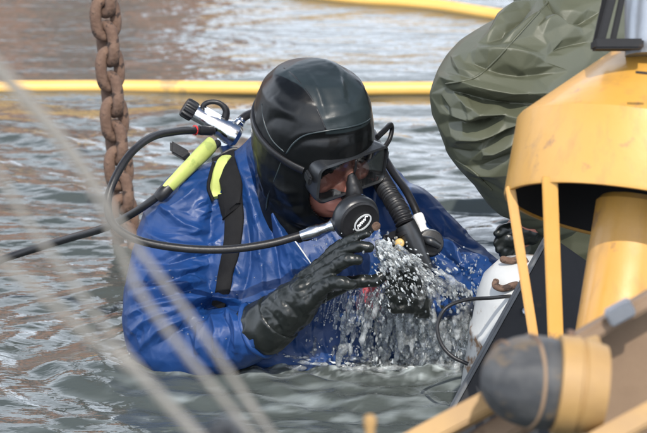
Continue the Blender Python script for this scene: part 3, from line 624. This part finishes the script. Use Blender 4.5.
MB().tube([P(169, 187, .01), P(163, 193, .005), P(158, 198, .005)], [.012, .013, .011], 16, 4).build('sleeve_end', 'rubber', sb)
MB().box(P(180, 152, .2), (d1, UP, np.cross(d1, UP)), (.022, .012, .01), .004).build('tank_band_buckle', 'rubber', sb)
MB().tube([P(205, 172, .1), P(222, 156, .12), P(236, 150, .13), P(244, 158, .12)], .006, 10, 5, flat=.6).build('harness_edge', 'rubber', sb)
# second stage (mouthpiece)
SD = np.array([.42, -.86, -.22]); SD /= np.linalg.norm(SD); sc0 = H(0.006, .125, -.092); sc0 = P(357, 219, -.185)
sa, sb_ = perp(SD, [.45, 0, .9])
prof = [(.014, -.05), (.02, -.042), (.034, -.03), (.043, -.018), (.046, -.004), (.044, .004), (.0405, .009), (.036, .0115), (.0, .0125)]
MB().lathe([(r, h) for r, h in prof], sc0, SD, 40).build('mouthpiece_case', 'maskblack', sb, 40)
MB().lathe([(.0395, .0075), (.0405, .0125), (.037, .0145), (.033, .0125)], sc0, SD, 40).build('case_ring', 'rubber', sb, 40)
lg0 = P(361.5, 221.5, -.21); lg0 = sc0 + SD * .0135 + (-sb_ * 0 + sa * 0)
e1 = P(369, 216, 0) - P(354, 227, 0); e1 -= SD * (e1 @ SD); e1 /= np.linalg.norm(e1); e2 = np.cross(SD, e1)
e2 = e2 if e2[2] > 0 else -e2
lgc = lg0 + e1 * .003 - e2 * .004
def ell(a, b, w, h):
    out = []
    for t in np.linspace(0, 2 * np.pi, 40, endpoint=False): out.append([lgc + e1 * (a + q[0]) * math.cos(t) + e2 * (b + q[0]) * math.sin(t) + SD * q[1] for q in ((-w, 0), (w, 0), (w, h), (-w, h))])
    return out
mb = MB(); rg = ell(.0185, .0125, .0013, .0022); mb.loft(rg + [rg[0]], False); mb.build('emblem_ring', 'logo', sb, 40)
mb = MB()
for k, (x0, z0, x1, z1, x2, z2) in enumerate(((-.014, -.0035, -.0105, .0035, -.0095, -.002), (-.0095, -.002, -.007, .003, -.0065, -.002), (-.0065, -.002, -.003, .0035, -.002, -.0015), (-.002, -.0015, .001, .0035, .002, -.001), (.002, -.001, .0055, .004, .006, -.0005), (.006, -.0005, .011, .0055, .0145, .002))):
    mb.tube([lgc + e1 * x + e2 * z + SD * .0012 for x, z in ((x0, z0), (x1, z1), (x2, z2))], .0013, 6, 4)
mb.build('emblem_script', 'white', sb, 60)
hd3 = P(302, 235, -.176) - P(333, 225, -.18); 
MB().lathe([(.012, 0), (.0125, .006), (.0095, .012), (.0095, .03), (.0118, .034), (.0118, .05), (.0105, .056), (.0098, .068)], P(335, 224.5, -.18), hd3, 20).build('hose_fitting', 'chrome', sb, 35)
MB().tube([P(340, 222, -.18), P(333, 225, -.18)], [.017, .013], 16, smooth=False).build('inlet', 'maskblack', sb)
MB().lathe([(.006, 0), (.0085, .003), (.0085, .007), (.003, .008)], P(375, 225, -.2), SD, 18).build('adjusting_screw', 'rust', sb, 35)
MB().tube([P(361, 197, -.16), P(368, 202, -.17), P(375, 207, -.17)], [.007, .006, .005], 8, 4).build('exhaust_tee', 'chrome', sb)
# corrugated inflator hose and power inflator
cp, _ = crom(np.array([P(368, 160, .07), P(378, 176, .01), P(389, 194, -.06), (P(400, 212, -.11)), P(406, 226, -.13)]), np.ones(5), 24)
fr = frames(cp); cum = np.concatenate([[0], np.cumsum(np.linalg.norm(np.diff(cp, axis=0), axis=1))]); rings = []
for p, (a, b), c in zip(cp, fr, cum):
    r = .0175 + .0022 * math.sin(c * 2 * np.pi / .0082); rings.append([p + (a * math.cos(t) + b * math.sin(t)) * r for t in np.linspace(0, 2 * np.pi, 18, endpoint=False)])
MB().loft(rings).build('corrugated_hose', 'rubber', sb, 70)
iv = MB().tube([P(405, 224, -.135), P(411, 236, -.14), P(418, 254, -.145), P(424, 270, -.145)], [.0205, .0205, .019, .0185], 20, 4).build('inflator', 'maskblack', sb, 50)
MB().lathe([(.0225, 0), (.0225, .008), (.02, .01)], P(406, 229, -.135), P(411, 240, -.14) - P(406, 229, -.135), 20).build('collar', 'rubber', iv)
MB().lathe([(.006, -.012), (.0075, 0), (.0092, .003), (.0092, .008), (.007, .0105), (.002, .0115)], P(400.5, 243, -.15), np.array([-.35, -.9, .15]), 18).build('button', 'amber', iv, 50)
MB().box(P(393, 243, -.13), (Rh, Fh, Uh), (.02, .014, .02), .005).build('oral_valve', 'rubber', iv)
hose([(372, 132, .14), (383, 155, .06), (393, 172, .02), (405, 189, -.03), (413, 204, -.06), (419, 218, -.08)], 4.0 * S(0))
MB().lathe([(.0085, 0), (.0105, .004), (.0105, .02), (.0085, .023), (.0085, .03), (.0115, .034), (.0115, .05)], P(417.5, 214, -.078), P(424, 234, -.095) - P(417, 214, -.078), 18).build('hose_fitting', 'white', sb, 35)
gd = np.array([.2, -.9, .3]); gg = P(430, 243, -.11)
MB().lathe([(.02, -.02), (.026, -.014), (.027, .0), (.024, .008), (.021, .009), (.0, .0092)], gg, gd, 24).build('pressure_gauge', 'rubber', sb, 40)
MB().tube([P(421, 238, -.12), P(430, 241, -.135), P(439, 246, -.13)], [.006, .009, .007], 10, 4).build('swivel', 'maskblack', sb)
# shoulder strap
pts = [(224, 158), (228, 170), (232, 184), (234, 200), (235, 218), (234, 236), (231, 254), (227, 272), (223, 290), (219, 304)]
p_, n_ = onto(jbv, pts, .006)
mb = MB(); ribbon(mb, p_, n_, np.linspace(.047, .026, (len(p_) - 1) * 4 + 1), .006); ss = mb.build('shoulder_strap', 'web', sb, 50)
p2, n2_ = onto(jbv, [(232, 196), (233.5, 206), (234.5, 214)], .011)
mb = MB(); ribbon(mb, p2, n2_, .05, .006); mb.build('strap_keeper', 'web', ss, 50)
p2, n2_ = onto(jbv, [(228, 160), (222, 166), (216, 178), (214, 190), (217, 199)], .006)
mb = MB(); ribbon(mb, p2, n2_, .022, .009); mb.build('lime_pad', 'lime', ss, 50)
p2, n2_ = onto(jbv, [(222, 158), (214, 166), (208, 178), (207, 190), (211, 201)], .006)
mb = MB(); mb.tube(p2, .0035, 8, 5); mb.build('pad_piping', 'web', ss, 60)
# chest gear seen through the spray
MB().box(P(404, 275, -.17), (Rh, Uh, Fh), (.008, .04, .006), .002).build('chest_strap', 'web', sb)
MB().box(P(372, 295, -.10), (np.array([1, 0, .2]), np.array([-.2, 0, 1]), np.array([0, 1., 0])), (.016, .024, .006), .003).build('pink_tag', 'pink', sb)

# ================================================================== SECOND PERSON (olive oilskins)
p2o = thing('person', P(600, 420, .35), 'person in olive oilskins bending over the side, sleeve reaching down behind the yellow hood', 'person')
mb = MB()
limb(mb, [(660, -16, .12, 84), (604, 26, .04, 72), (556, 56, -.06, 64), (514, 84, -.13, 66), (499, 94, -.15, 66), (500, 114, -.15, 62), (507, 138, -.14, 57), (524, 168, -.1, 49), (546, 198, -.06, 37), (554, 214, -.05, 28)], n=28)
limb(mb, [(640, -60, .3, 125), (634, 40, .32, 118), (620, 140, .34, 95), (600, 240, .36, 88), (600, 330, .36, 80)], n=28)
limb(mb, [(590, 320, .33, 50), (580, 400, .3, 46), (575, 520, .32, 42)]); limb(mb, [(640, 320, .4, 50), (650, 400, .4, 46), (655, 520, .42, 42)])
oc = remesh(mb, .0046, 16)
v = getv(oc); n = getn(oc); v += n * (.005 * fbm(v, 5, 2, 2.))[:, None]; setv(oc, v)
OS = [([(446, 92), (470, 104), (510, 112), (545, 110)], -.022, 7), ([(444, 84), (472, 92), (512, 100), (548, 98)], .016, 6), ([(452, 100), (480, 116), (515, 122), (545, 120)], .016, 5),
      ([(446, 128), (476, 132), (500, 124), (520, 112)], -.02, 6), ([(444, 118), (470, 122), (498, 112)], .012, 5), ([(450, 140), (480, 142), (505, 134), (525, 122)], .014, 5),
      ([(482, 150), (500, 142), (520, 130)], -.014, 5), ([(478, 160), (500, 154), (522, 142)], .012, 5), ([(480, 170), (498, 168), (516, 160)], -.012, 5),
      ([(470, 68), (490, 74), (530, 80), (560, 76)], -.016, 7), ([(470, 58), (500, 60), (540, 64)], .013, 7), ([(490, 50), (510, 36), (536, 8)], -.012, 5), ([(480, 52), (498, 38), (524, 4)], .014, 6), ([(505, 50), (522, 38), (545, 20)], .014, 6),
      ([(545, 5), (556, 20), (575, 28), (600, 18)], -.016, 6), ([(540, 40), (556, 28), (580, 36)], .012, 6), ([(548, 60), (566, 50), (590, 48)], -.012, 6), ([(452, 60), (462, 76), (482, 84)], .008, 5), ([(440, 104), (446, 116), (456, 124)], -.008, 4),
      ([(462, 170), (480, 178), (500, 182)], .008, 4), ([(470, 182), (490, 194), (506, 200)], -.007, 4), ([(445, 150), (462, 158), (480, 158)], -.006, 4)]
OS = [([(x, y - 6) for x, y in p_], a_ * 1.6, w_ * .8) for p_, a_, w_ in OS]; strokes(oc, OS); v = getv(oc); n = getn(oc); wv = v + .06 * np.stack([fbm(v, 5, 2, k) for k in (1., 5., 9.)], 1); v += n * (.006 * np.clip(ridg(wv, 5, 5.), 0, 1) ** 4 + .003 * np.clip(ridg(wv, 12, 2.), 0, 1) ** 4)[:, None]; setv(oc, v)
oc = facet(oc, 5200, 3, 5)
oil = link('oilskins', oc, 'olive', p2o, 180); obv = bvh_of(oc)
for pts in ([(548, 2), (530, 22), (512, 42), (494, 62), (474, 78), (446, 84)], [(456, 160), (474, 172), (492, 190)]):
    q_, _ = onto(obv, crom(np.array(pts, float), np.ones(len(pts)), 8)[0], .0004)
    if len(q_) > 2: MB().tube(q_, .0022, 6, 6).build('seam', 'olive', oil, 180)
mb = MB(); limb(mb, [(635, -30, .14, 50), (560, 36, -.02, 44), (512, 100, -.13, 40), (518, 170, -.11, 30), (532, 214, -.06, 22), (520, 232, -.05, 17), (508, 240, -.07, 12)]); limb(mb, [(650, -70, .3, 70), (635, 60, .32, 66), (605, 240, .36, 56), (602, 330, .36, 52)])
limb(mb, [(640, -140, .2, 36), (600, -175, .05, 48), (585, -185, 0, 44)]); limb(mb, [(650, -80, .28, 50), (642, -140, .2, 34), (600, -170, .06, 46)])
limb(mb, [(590, 330, .33, 36), (578, 520, .31, 24)]); limb(mb, [(640, 330, .4, 36), (652, 520, .42, 24)])
link('body', remesh(mb, .007, 6), 'skin', p2o, 180)
mb = MB(); limb(mb, [(640, -142, .2, 44), (602, -176, .06, 56), (592, -182, .03, 52)]); link('cap', remesh(mb, .006, 6), 'olive', p2o, 180)
gm = glove([[(528, 228, -.06, 18), (516, 234, -.07, 14), (508, 238, -.08, 11)], [(510, 234, -.08, 7), (502, 236, -.09, 5.2), (497, 243, -.095, 4.6)], [(510, 238, -.08, 7), (503, 242, -.09, 5.2), (499, 249, -.095, 4.6)],
            [(512, 242, -.08, 7), (506, 247, -.085, 5.2), (503, 253, -.09, 4.6)], [(514, 246, -.075, 6.4), (510, 251, -.08, 4.8), (508, 256, -.085, 4.2)], [(512, 230, -.08, 7), (504, 229, -.09, 5), (498, 233, -.1, 4.4)]], None)
link('glove', gm, 'glove', p2o, 180)

# ================================================================== WHITE DRUM with rusty lugs
wa = np.array([.14, -.1, .95]); wa /= np.linalg.norm(wa); wo_ = P(513, 398, -.2)
wd = thing('drum', wo_, 'white painted steel drum with rusty lugs, wet with spray beside the diver', 'drum')
rr_ = 53 * S(0)
MB().lathe([(.06, -.03), (rr_ * .96, -.03), (rr_, -.02), (rr_, .12), (rr_ * 1.03, .125), (rr_ * 1.03, .137), (rr_, .142), (rr_, .2), (rr_ * .94, .235), (rr_ * .75, .262), (rr_ * .4, .278), (.02, .283)], wo_, wa, 48).build('shell', 'whitepaint', wd, 35)
wbv = BVHTree.FromPolygons([p.co[:] for p in wd.children[0].data.vertices], [p.vertices[:] for p in wd.children[0].data.polygons])
rp, rn_ = onto(wbv, [(486, 262), (478, 276), (473, 294), (470, 314), (468, 336)], .001)
if len(rp) > 2: mb = MB(); ribbon(mb, rp, rn_, .02, .005); mb.build('rusty_hoop', 'rust', wd, 50)
for x, y in ((514, 263), (507, 286)):
    l, nn = cast(wbv, x, y)
    if l is None: l, nn = P(x, y, -.1), np.array([0, -1., 0])
    MB().tube([l + np.array([-.022, 0, .012]) - nn * .004, l + np.array([-.016, 0, -.004]) + nn * .012, l + nn * .018 + np.array([0, 0, -.012]), l + np.array([.018, 0, -.004]) + nn * .014, l + np.array([.022, 0, .004]) - nn * .004], [.006, .007, .0065, .007, .006], 10, 5).build('lug', 'rust', wd, 60)

# ================================================================== DARK GANGWAY PLATE
gw = thing('gangway', P(480, 420, -.5), 'dark steel gangway plate with a worn pale edge sloping down beside the drum', 'gangway')
a = P(443, 425, -.62); b = P(548, 236, -.32); u = b - a; L_ = np.linalg.norm(u); u /= L_; w_ = np.array([.92, .38, -.1]); w_ -= u * (w_ @ u); w_ /= np.linalg.norm(w_); n_ = np.cross(u, w_)
n_ = n_ if n_[1] < 0 else -n_
mid = (a + b) / 2 - u * .1
MB().box(mid + w_ * .12, (u, w_, n_), (L_ / 2 + .1, .118, .008), .002).build('plate', 'darksteel', gw)
MB().box(mid - w_ * .001, (u, w_, n_), (L_ / 2 + .1, .003, .013), .0012).build('edge_strip', 'dulledge', gw)
for k in range(3): MB().lathe([(.008, 0), (.008, .004), (.005, .007), (.0, .0075)], mid + w_ * .03 + u * (k - 1) * .16 + n_ * .008, n_, 12).build('bolt', 'steelgrey', gw)
q = [P(512, 296, -.3), P(490, 298, -.36), P(465, 300, -.4), P(446, 308, -.42), P(437.5, 325, -.43), P(441, 343, -.44), P(452, 356, -.45), P(468, 364, -.46)]
tag(MB().tube(q, 2.0 * S(-.4), 10, 8).build('cable_loop', 'rubber', None, 60), 'thin black cable looping out from the dark gangway over the splash', 'cable')

# ================================================================== YELLOW HOODED STAND
HY = -.95; s1 = S(HY)
axis = np.array([.19, .49, 1.0]); axis /= np.linalg.norm(axis)
hc = P(637, 217, HY)        # centre of the rim
yh = thing('hooded_stand', P(620, 400, HY), 'weathered yellow steel stand with conical hood, posts and thick pipe', 'machine')
r0 = 134 * s1; r1 = 134.5 * s1; r2 = 40 * s1; h1 = 83 * s1; h2 = 174 * s1
hood_y = MB().lathe([(r0 - .006, .0), (r0, 0), (r0 + .002, .006), (r1, h1 - .006), (r1 - .004, h1), (r2 + .003, h2 - .002), (r2, h2), (r2 - .006, h2), (r2 - .006, h2 - .008), (r1 - .01, h1 - .006), (r0 - .006, 0)], hc, axis, 72, cap=False).build('hood', 'yellow', yh, 24)
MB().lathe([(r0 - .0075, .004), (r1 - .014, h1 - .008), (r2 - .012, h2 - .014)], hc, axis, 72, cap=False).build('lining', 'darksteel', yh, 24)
axr, ayr = perp(axis, [1, 0, 0])
def hp(ang, r, h): return hc + axis * h + (axr * math.cos(R(ang)) + ayr * math.sin(R(ang))) * r
def bar(p, q, w, d, name, m, par, bev=.002):
    p = np.array(p); q = np.array(q); u = q - p; l = np.linalg.norm(u); u /= l; a_, b_ = perp(u, [1, 0, 0]); MB().box((p + q) / 2, (u, a_, b_), (l / 2, w / 2, d / 2), bev).build(name, m, par)
bar(P(549.5, 176, HY - .12), P(556, 350, HY - .16), 15 * s1, .02, 'post', 'yellow', yh)
bar(P(510, 186, HY - .02), P(536, 352, HY - .1), 9.5 * s1, .014, 'post', 'yellow', yh)
bar(P(700, 180, HY - .22), P(694, 350, HY - .2), 15 * s1, .02, 'post', 'yellow', yh)
bar(P(660, 180, HY + .22), P(650, 350, HY + .2), 13 * s1, .02, 'post', 'yellow', yh)
pa = hc - axis * 180 * s1
MB().lathe([(30 * s1, -.2), (43 * s1, -.2), (43 * s1, 190 * s1), (38 * s1, 196 * s1), (20 * s1, 197 * s1)], pa, axis, 56).build('pipe', 'yellow', yh, 35)
MB().lathe([(43.2 * s1, -.01), (50 * s1, -.008), (50 * s1, .008), (43.2 * s1, .01)], hc - axis * 150 * s1, axis, 48).build('flange', 'yellow', yh, 35)
# lamp bracket on top of the hood
tb = hc + axis * h2
br = thing('mast_bracket', tb, 'dark steel bracket and grey tube standing on the yellow hood', 'bracket')
MB().box(P(617, 45, HY - .02), (np.array([1, .0, .0]), UP, FW), (24 * s1, 5 * s1, .05), .003).build('base_plate', 'darksteel', br)
MB().lathe([(30 * s1, -.02), (30 * s1, .3), (28 * s1, .31)], P(655, 44, HY + .02), UP * .97 + FW * .1, 32).build('tube', 'steelgrey', br)
bar(P(600, 44, HY - .04), P(617, -20, HY - .02), 8 * s1, .012, 'strut', 'darksteel', br); bar(P(612, 44, HY - .02), P(626, -20, HY), 6 * s1, .012, 'strut', 'darksteel', br)
bar(P(596, 44, HY + .05), P(608, -10, HY + .03), 7 * s1, .012, 'strut', 'darksteel', br)
MB().box(P(644, 73, HY - .19), (np.array([1, 0, -.1]), UP, FW), (8 * s1, 1.2 * s1, .004), .0005).build('rivet_plate', 'darksteel', yh)

# ================================================================== DECK FRAME in the foreground
FY = -2.1; s2 = S(FY)
df = thing('deck_frame', P(600, 500, FY), 'blurred rusty brown steel frame with yellow beams in front of the yellow stand', 'frame')
def quadplate(cs, Y0, th, name, m):
    f = [P(x, y, Y0 + dy) for x, y, dy in cs]; n = np.cross(f[1] - f[0], f[2] - f[0]); n /= np.linalg.norm(n); n = n if n[1] > 0 else -n
    mb = MB(); mb.loft([f, [p + n * th for p in f]]); return mb.build(name, m, df, 20)
quadplate([(566, 352, 0), (700, 268, 0.02), (720, 520, 0), (540, 520, 0)], FY + .25, .03, 'side_plate', 'rustplate')
bar(P(560, 350, FY + .22), P(720, 258, FY + .24), 15 * s2, .05, 'top_flange', 'rustplate', df, .004)
bar(P(405, 447, FY), P(535, 378, FY + .05), 22 * s2, .04, 'beam', 'yellowdirty', df, .004)
bar(P(440, 470, FY + .02), P(560, 395, FY + .1), 26 * s2, .04, 'beam', 'rustplate', df, .004)
bar(P(590, 446, FY - .15), P(690, 392, FY - .12), 22 * s2, .05, 'beam', 'yellowdirty', df, .004)
MB().box(P(620, 312, FY + .19), (np.array([.86, 0, .5]), np.array([-.5, 0, .86]), np.array([0, 1., 0])), (15 * s2, 9 * s2, .012), .003).build('clamp', 'steelgrey', df)
MB().box(P(590, 352, FY + .1), (np.array([.9, 0, .3]), np.array([-.3, 0, .9]), np.array([0, 1., 0])), (14 * s2, 12 * s2, .02), .003).build('bracket', 'yellowdirty', df)
quadplate([(690, 380, 0), (560, 455, .05), (560, 560, .05), (720, 560, 0)], FY - .05, .03, 'lower_plate', 'rustplate')
# float held in a strap
fl = thing('float', P(540, 430, FY - .05), 'blurred round grey rubber float bound with straps in a yellow band', 'float')
fc = P(538, 382, FY - .1); fa_ = np.array([.96, .05, -.12]); fa_ /= np.linalg.norm(fa_); fr_ = 47 * s2
prof = []
for t in np.linspace(0, math.pi, 26): prof.append((fr_ * math.sin(t) ** .85 * (.96), -math.cos(t) * fr_ * 1.22))
mb = MB(); a_, b_ = perp(fa_)
mb.loft([[fc + fa_ * h + (a_ * math.cos(t) + b_ * math.sin(t)) * max(r * (1 + .03 * abs(math.sin(4 * t)) + .012 * math.sin(9 * t + 40 * h)), 1e-4) for t in np.linspace(0, 2 * np.pi, 64, endpoint=False)] for r, h in prof]); mb.build('ball', 'fender', fl, 60)
for h, m_, w_ in ((-.048, 'rustplate', .003), (-.012, 'rustplate', .003)):
    rad = fr_ * .98
    ring = [fc + fa_ * (h + .014 * math.sin(t)) + (perp(fa_)[0] * math.cos(t) + perp(fa_)[1] * math.sin(t)) * rad * math.sqrt(max(0.05, 1 - ((h) / (fr_ * 1.22)) ** 2)) for t in np.linspace(0, 2 * np.pi, 40)]
    MB().tube(ring, w_, 8, smooth=False).build('lashing', m_, fl, 60)
MB().lathe([(fr_ * .9, .022), (fr_ * 1.05, .024), (fr_ * 1.05, .05), (fr_ * .99, .052), (fr_ * .99, .056), (fr_ * 1.02, .058), (fr_ * .92, .088), (fr_ * .6, .09), (fr_ * .3, .09)], fc, fa_, 40).build('yellow_band', 'yellowdirty', fl, 35)
for ang in (20, 75, 130): 
    a_, b_ = perp(fa_); dd = a_ * math.cos(R(ang)) - b_ * math.sin(R(ang)); MB().lathe([(.007, 0), (.007, .006), (.003, .008)], fc + fa_ * .037 + dd * fr_ * 1.045, dd, 10).build('band_bolt', 'rust', fl)

# ================================================================== FOREGROUND ROPES
def rope(lst, label, r=4.1):
    p, _ = crom(np.array([P(*q) for q in lst]), np.ones(len(lst)), 30); fr = frames(p); rad = r * S(lst[0][2]); mb = MB()
    cum = np.concatenate([[0], np.cumsum(np.linalg.norm(np.diff(p, axis=0), axis=1))])
    t = thing('rope', p[-1], label, 'rope', 'blurred beige ropes running to one knot')
    for k in range(3):
        q = [pp + (a * math.cos(c / .05 * 6.28 + k * 2.094) + b * math.sin(c / .05 * 6.28 + k * 2.094)) * rad * .46 for pp, (a, b), c in zip(p, fr, cum)]
        MB().tube(q, rad * .54, 7, smooth=False).build('strand', 'rope', t, 180)
RY = -3.9
rope([(-120, -40, RY), (-40, 30, RY), (0, 77, RY), (50, 132, RY), (90, 188, RY), (114, 238, RY), (139, 291, RY), (185, 353, RY), (232, 410, RY), (256, 440, RY), (285, 480, RY)], 'blurred beige rope running highest up past the chain, lower one of the close pair')
rope([(-110, -52, RY + .1), (-35, 24, RY + .1), (6, 72, RY + .1), (58, 130, RY + .1), (98, 184, RY + .1), (126, 233, RY + .1), (158, 275, RY + .1), (204, 336, RY + .1), (250, 404, RY + .1), (276, 440, RY + .05), (300, 480, RY)], 'blurred beige rope crossing the blue sleeve, upper one of the close pair', 3.9)
rope([(-90, 60, RY - .1), (-30, 135, RY - .1), (0, 178, RY - .1), (28, 222, RY - .1), (70, 280, RY - .1), (107, 330, RY - .1), (153, 386, RY - .1), (195, 430, RY - .1), (240, 480, RY - .1)], 'blurred beige rope between the close pair and the lowest rope', 3.9)
rope([(-120, 165, RY - .25), (-50, 222, RY - .25), (0, 261, RY - .25), (45, 297, RY - .25), (93, 340, RY - .25), (139, 374, RY - .25), (176, 414, RY - .25), (205, 445, RY - .25), (240, 490, RY - .25)], 'lowest of the blurred beige ropes, nearest the open water', 5.2)
kb_ = thing('rope_clamp', P(228, 470, RY), 'blurred dark rubber clamp where the beige ropes meet', 'clamp')
MB().box(P(226, 436, RY + .05), (np.array([.9, 0, -.35]), np.array([.35, .0, .9]), np.array([0, 1., 0])), (14 * S(RY), 17 * S(RY), .02), .006).build('block', 'rubber', kb_)
MB().box(P(250, 470, RY), (np.array([.9, 0, -.35]), np.array([.35, .0, .9]), np.array([0, 1., 0])), (60 * S(RY), 22 * S(RY), .03), .006).build('foot', 'darksteel', kb_)
kp = thing('peg', P(370, 470, -2.8), 'small blurred orange peg sticking up before the water', 'peg')
MB().lathe([(5 * S(-2.8), -.08), (5 * S(-2.8), .0), (6.5 * S(-2.8), .004), (6.5 * S(-2.8), .012), (3 * S(-2.8), .016)], P(370, 428, -2.8), UP, 16).build('pin', 'yellowdirty', kp)

# ================================================================== SPLASH
def polyarc(pts, n):
    p, _ = crom(np.array(pts, float), np.ones(len(pts)), 40); return p[np.linspace(0, len(p) - 1, n).astype(int)]
mb = MB(); blobs = []
def footY(y, Y0):      # falling water leans back to where it meets the surface
    k = min(max((y - 290) / 75, 0), 1); return Y0 * (1 - k) + min(Y0 + .11, -.085) * k
def sheet(pts, w0, w1, n, r0, r1, stretch=1.):
    p = polyarc(pts, 200)
    for k in range(n):
        i = random.randrange(2, 198); t = p[i + 1] - p[i - 1]; t /= np.linalg.norm(t); nrm = np.array([-t[1], t[0], 0]); nrm[:2] /= np.linalg.norm(nrm[:2]) + 1e-9
        w = w0 + (w1 - w0) * i / 200; off = random.gauss(0, .5) * w
        x, y = p[i][0] + nrm[0] * off, p[i][1] + nrm[1] * off; Yc = footY(y, p[i][2]) + random.gauss(0, .012)
        if y > 371: continue
        r = random.uniform(r0, r1) * S(Yc) * random.uniform(.6, 1.2); blobs.append((x, y, Yc, r, t, stretch))
sheet([(380, 243, -.22), (386, 252, -.22), (397, 262, -.21), (418, 272, -.19), (444, 290, -.17), (466, 318, -.15), (478, 360, -.14)], 7, 24, 1700, .5, 1.9)
sheet([(385, 262, -.22), (398, 282, -.21), (410, 310, -.2), (414, 364, -.19)], 14, 44, 1300, .5, 1.9)
sheet([(380, 290, -.2), (376, 320, -.2), (368, 366, -.19)], 18, 54, 600, .4, 1.5)
sheet([(440, 292, -.17), (444, 325, -.17), (440, 364, -.17)], 46, 60, 1600, .5, 1.9)
sheet([(282, 358, -.17), (340, 362, -.18), (390, 364, -.18), (440, 362, -.17), (474, 358, -.15)], 8, 12, 600, .5, 2.0)
sheet([(390, 262, -.275), (402, 282, -.27), (414, 304, -.26)], 18, 30, 240, .5, 1.6)
fine = list(blobs); blobs.clear()
def place(lst, mb, lo, hi):
    for x, y, Yc, r, t, st in lst:
        l = random.uniform(lo, hi); d = P(x + t[0], y + t[1], Yc) - P(x, y, Yc); d /= np.linalg.norm(d); a_, b_ = perp(d)
        mb.sphere(P(x, y, Yc), (r * .8, r * .8, r * l), np.array([a_, b_, d]), 7, 5)
place(fine, mb, 1., 2.2)
sm = remesh(mb, .0013, 4)
spr = link('splash_spray', sm, 'spray', None, 180)
# clear films of water under the spray
sheet([(386, 252, -.205), (392, 258, -.2), (402, 266, -.195), (420, 276, -.175), (446, 294, -.155), (466, 322, -.135), (474, 364, -.125)], 5, 18, 220, 3.0, 5.6)
sheet([(404, 282, -.19), (412, 312, -.185), (416, 366, -.175)], 18, 46, 220, 2.6, 6.0)
sheet([(372, 300, -.185), (368, 325, -.185), (362, 366, -.175)], 26, 50, 110, 2.4, 4.6)
sheet([(448, 306, -.155), (446, 330, -.155), (440, 366, -.155)], 40, 56, 240, 2.6, 6.0)
sheet([(276, 362, -.165), (330, 366, -.165), (390, 368, -.165), (440, 367, -.155), (474, 364, -.135)], 6, 9, 150, 3.0, 5.5)
mb2 = MB(); place(blobs, mb2, 1.5, 5.)
fm_ = remesh(mb2, .002, 5); v = getv(fm_); n = getn(fm_); v += n * (.004 * fbm(v, 45, 3))[:, None]; setv(fm_, v)
spl = tag(link('splash', fm_, 'splash', None, 180), 'clear splash of water thrown up between the raised glove and the drum', 'splash', kind='stuff')
spr.parent = spl; spr['kind'] = 'stuff'
# drops and drip strings
bm = bmesh.new(); bmesh.ops.create_icosphere(bm, subdivisions=2, radius=1); iv_ = np.array([q.co[:] for q in bm.verts]); if_ = [[q.index for q in f.verts] for f in bm.faces]; bm.free()
VV = []; FFc = []; cnt = 0
def drop(px, py, Yc, r, st=1., d=None):
    global cnt
    Yc = footY(py, Yc); c = P(px, py, Yc); q = iv_ * r
    if st != 1.:
        d = np.array(d) / np.linalg.norm(d); q = q + np.outer(q @ d, d) * (st - 1)
    VV.append(q + c); FFc.append(np.array(if_) + cnt * len(iv_)); cnt += 1
def near(pts, w, n, rlo, rhi):
    p = polyarc(pts, 100)
    for k in range(n):
        q = p[random.randrange(100)]; Yc = q[2] + random.gauss(0, .03); drop(q[0] + random.gauss(0, w), q[1] + random.gauss(0, w), Yc, random.uniform(rlo, rhi) ** 1.0 * S(Yc) * random.choice((.6, .8, 1., 1.)), random.uniform(1, 1.8), (random.gauss(0, .4), 0, 1))
near([(380, 240, -.22), (396, 258, -.21), (440, 286, -.18), (478, 320, -.15)], 9, 260, .35, 1.5)
near([(400, 270, -.21), (412, 310, -.2), (416, 350, -.19)], 16, 220, .35, 1.5)
near([(330, 330, -.2), (380, 335, -.2), (440, 320, -.18), (476, 320, -.15)], 18, 420, .35, 1.7)
near([(320, 300, -.18), (350, 305, -.18), (380, 310, -.18)], 14, 110, .3, 1.1)
near([(455, 262, -.1), (476, 270, -.1), (486, 300, -.12)], 8, 110, .3, 1.2)
near([(312, 246, -.15), (330, 240, -.2), (360, 232, -.22)], 5, 40, .3, .9)
near([(126, 352, -.1), (170, 360, -.12), (230, 360, -.15), (280, 358, -.17)], 5, 90, .4, 1.4)
for k in range(46):    # strings of water running off the glove
    x = random.uniform(300, 384); y = 296 - (x - 300) * .12 + random.uniform(-3, 5); l = random.uniform(10, 42); sl = -.25 + (x - 340) * -.004 + random.gauss(0, .05); Yc = -.21 + random.gauss(0, .012); m_ = int(l / 2.4)
    for j in range(m_):
        drop(x + sl * j * 2.4 + random.gauss(0, .3), y + j * 2.4, Yc, random.uniform(.35, .8) * S(Yc), random.uniform(1.4, 2.6), (sl, 0, -1))
for k in range(90):    # wet beads on the sleeve and the glove
    x, y = random.uniform(130, 330), random.uniform(240, 345); l, nn = cast(jbv, x, y)
    if l is not None:
        VV.append(iv_ * random.uniform(.3, .9) * S(0) + l); FFc.append(np.array(if_) + cnt * len(iv_)); cnt += 1
V_ = np.vstack(VV); F_ = np.vstack(FFc)
dm = bpy.data.meshes.new('water_drops'); dm.from_pydata(V_.tolist(), [], F_.tolist())
tag(link('water_drops', dm, 'drop', None, 180), 'spray of small water drops flying round the gloves and dripping off', 'spray', kind='stuff')
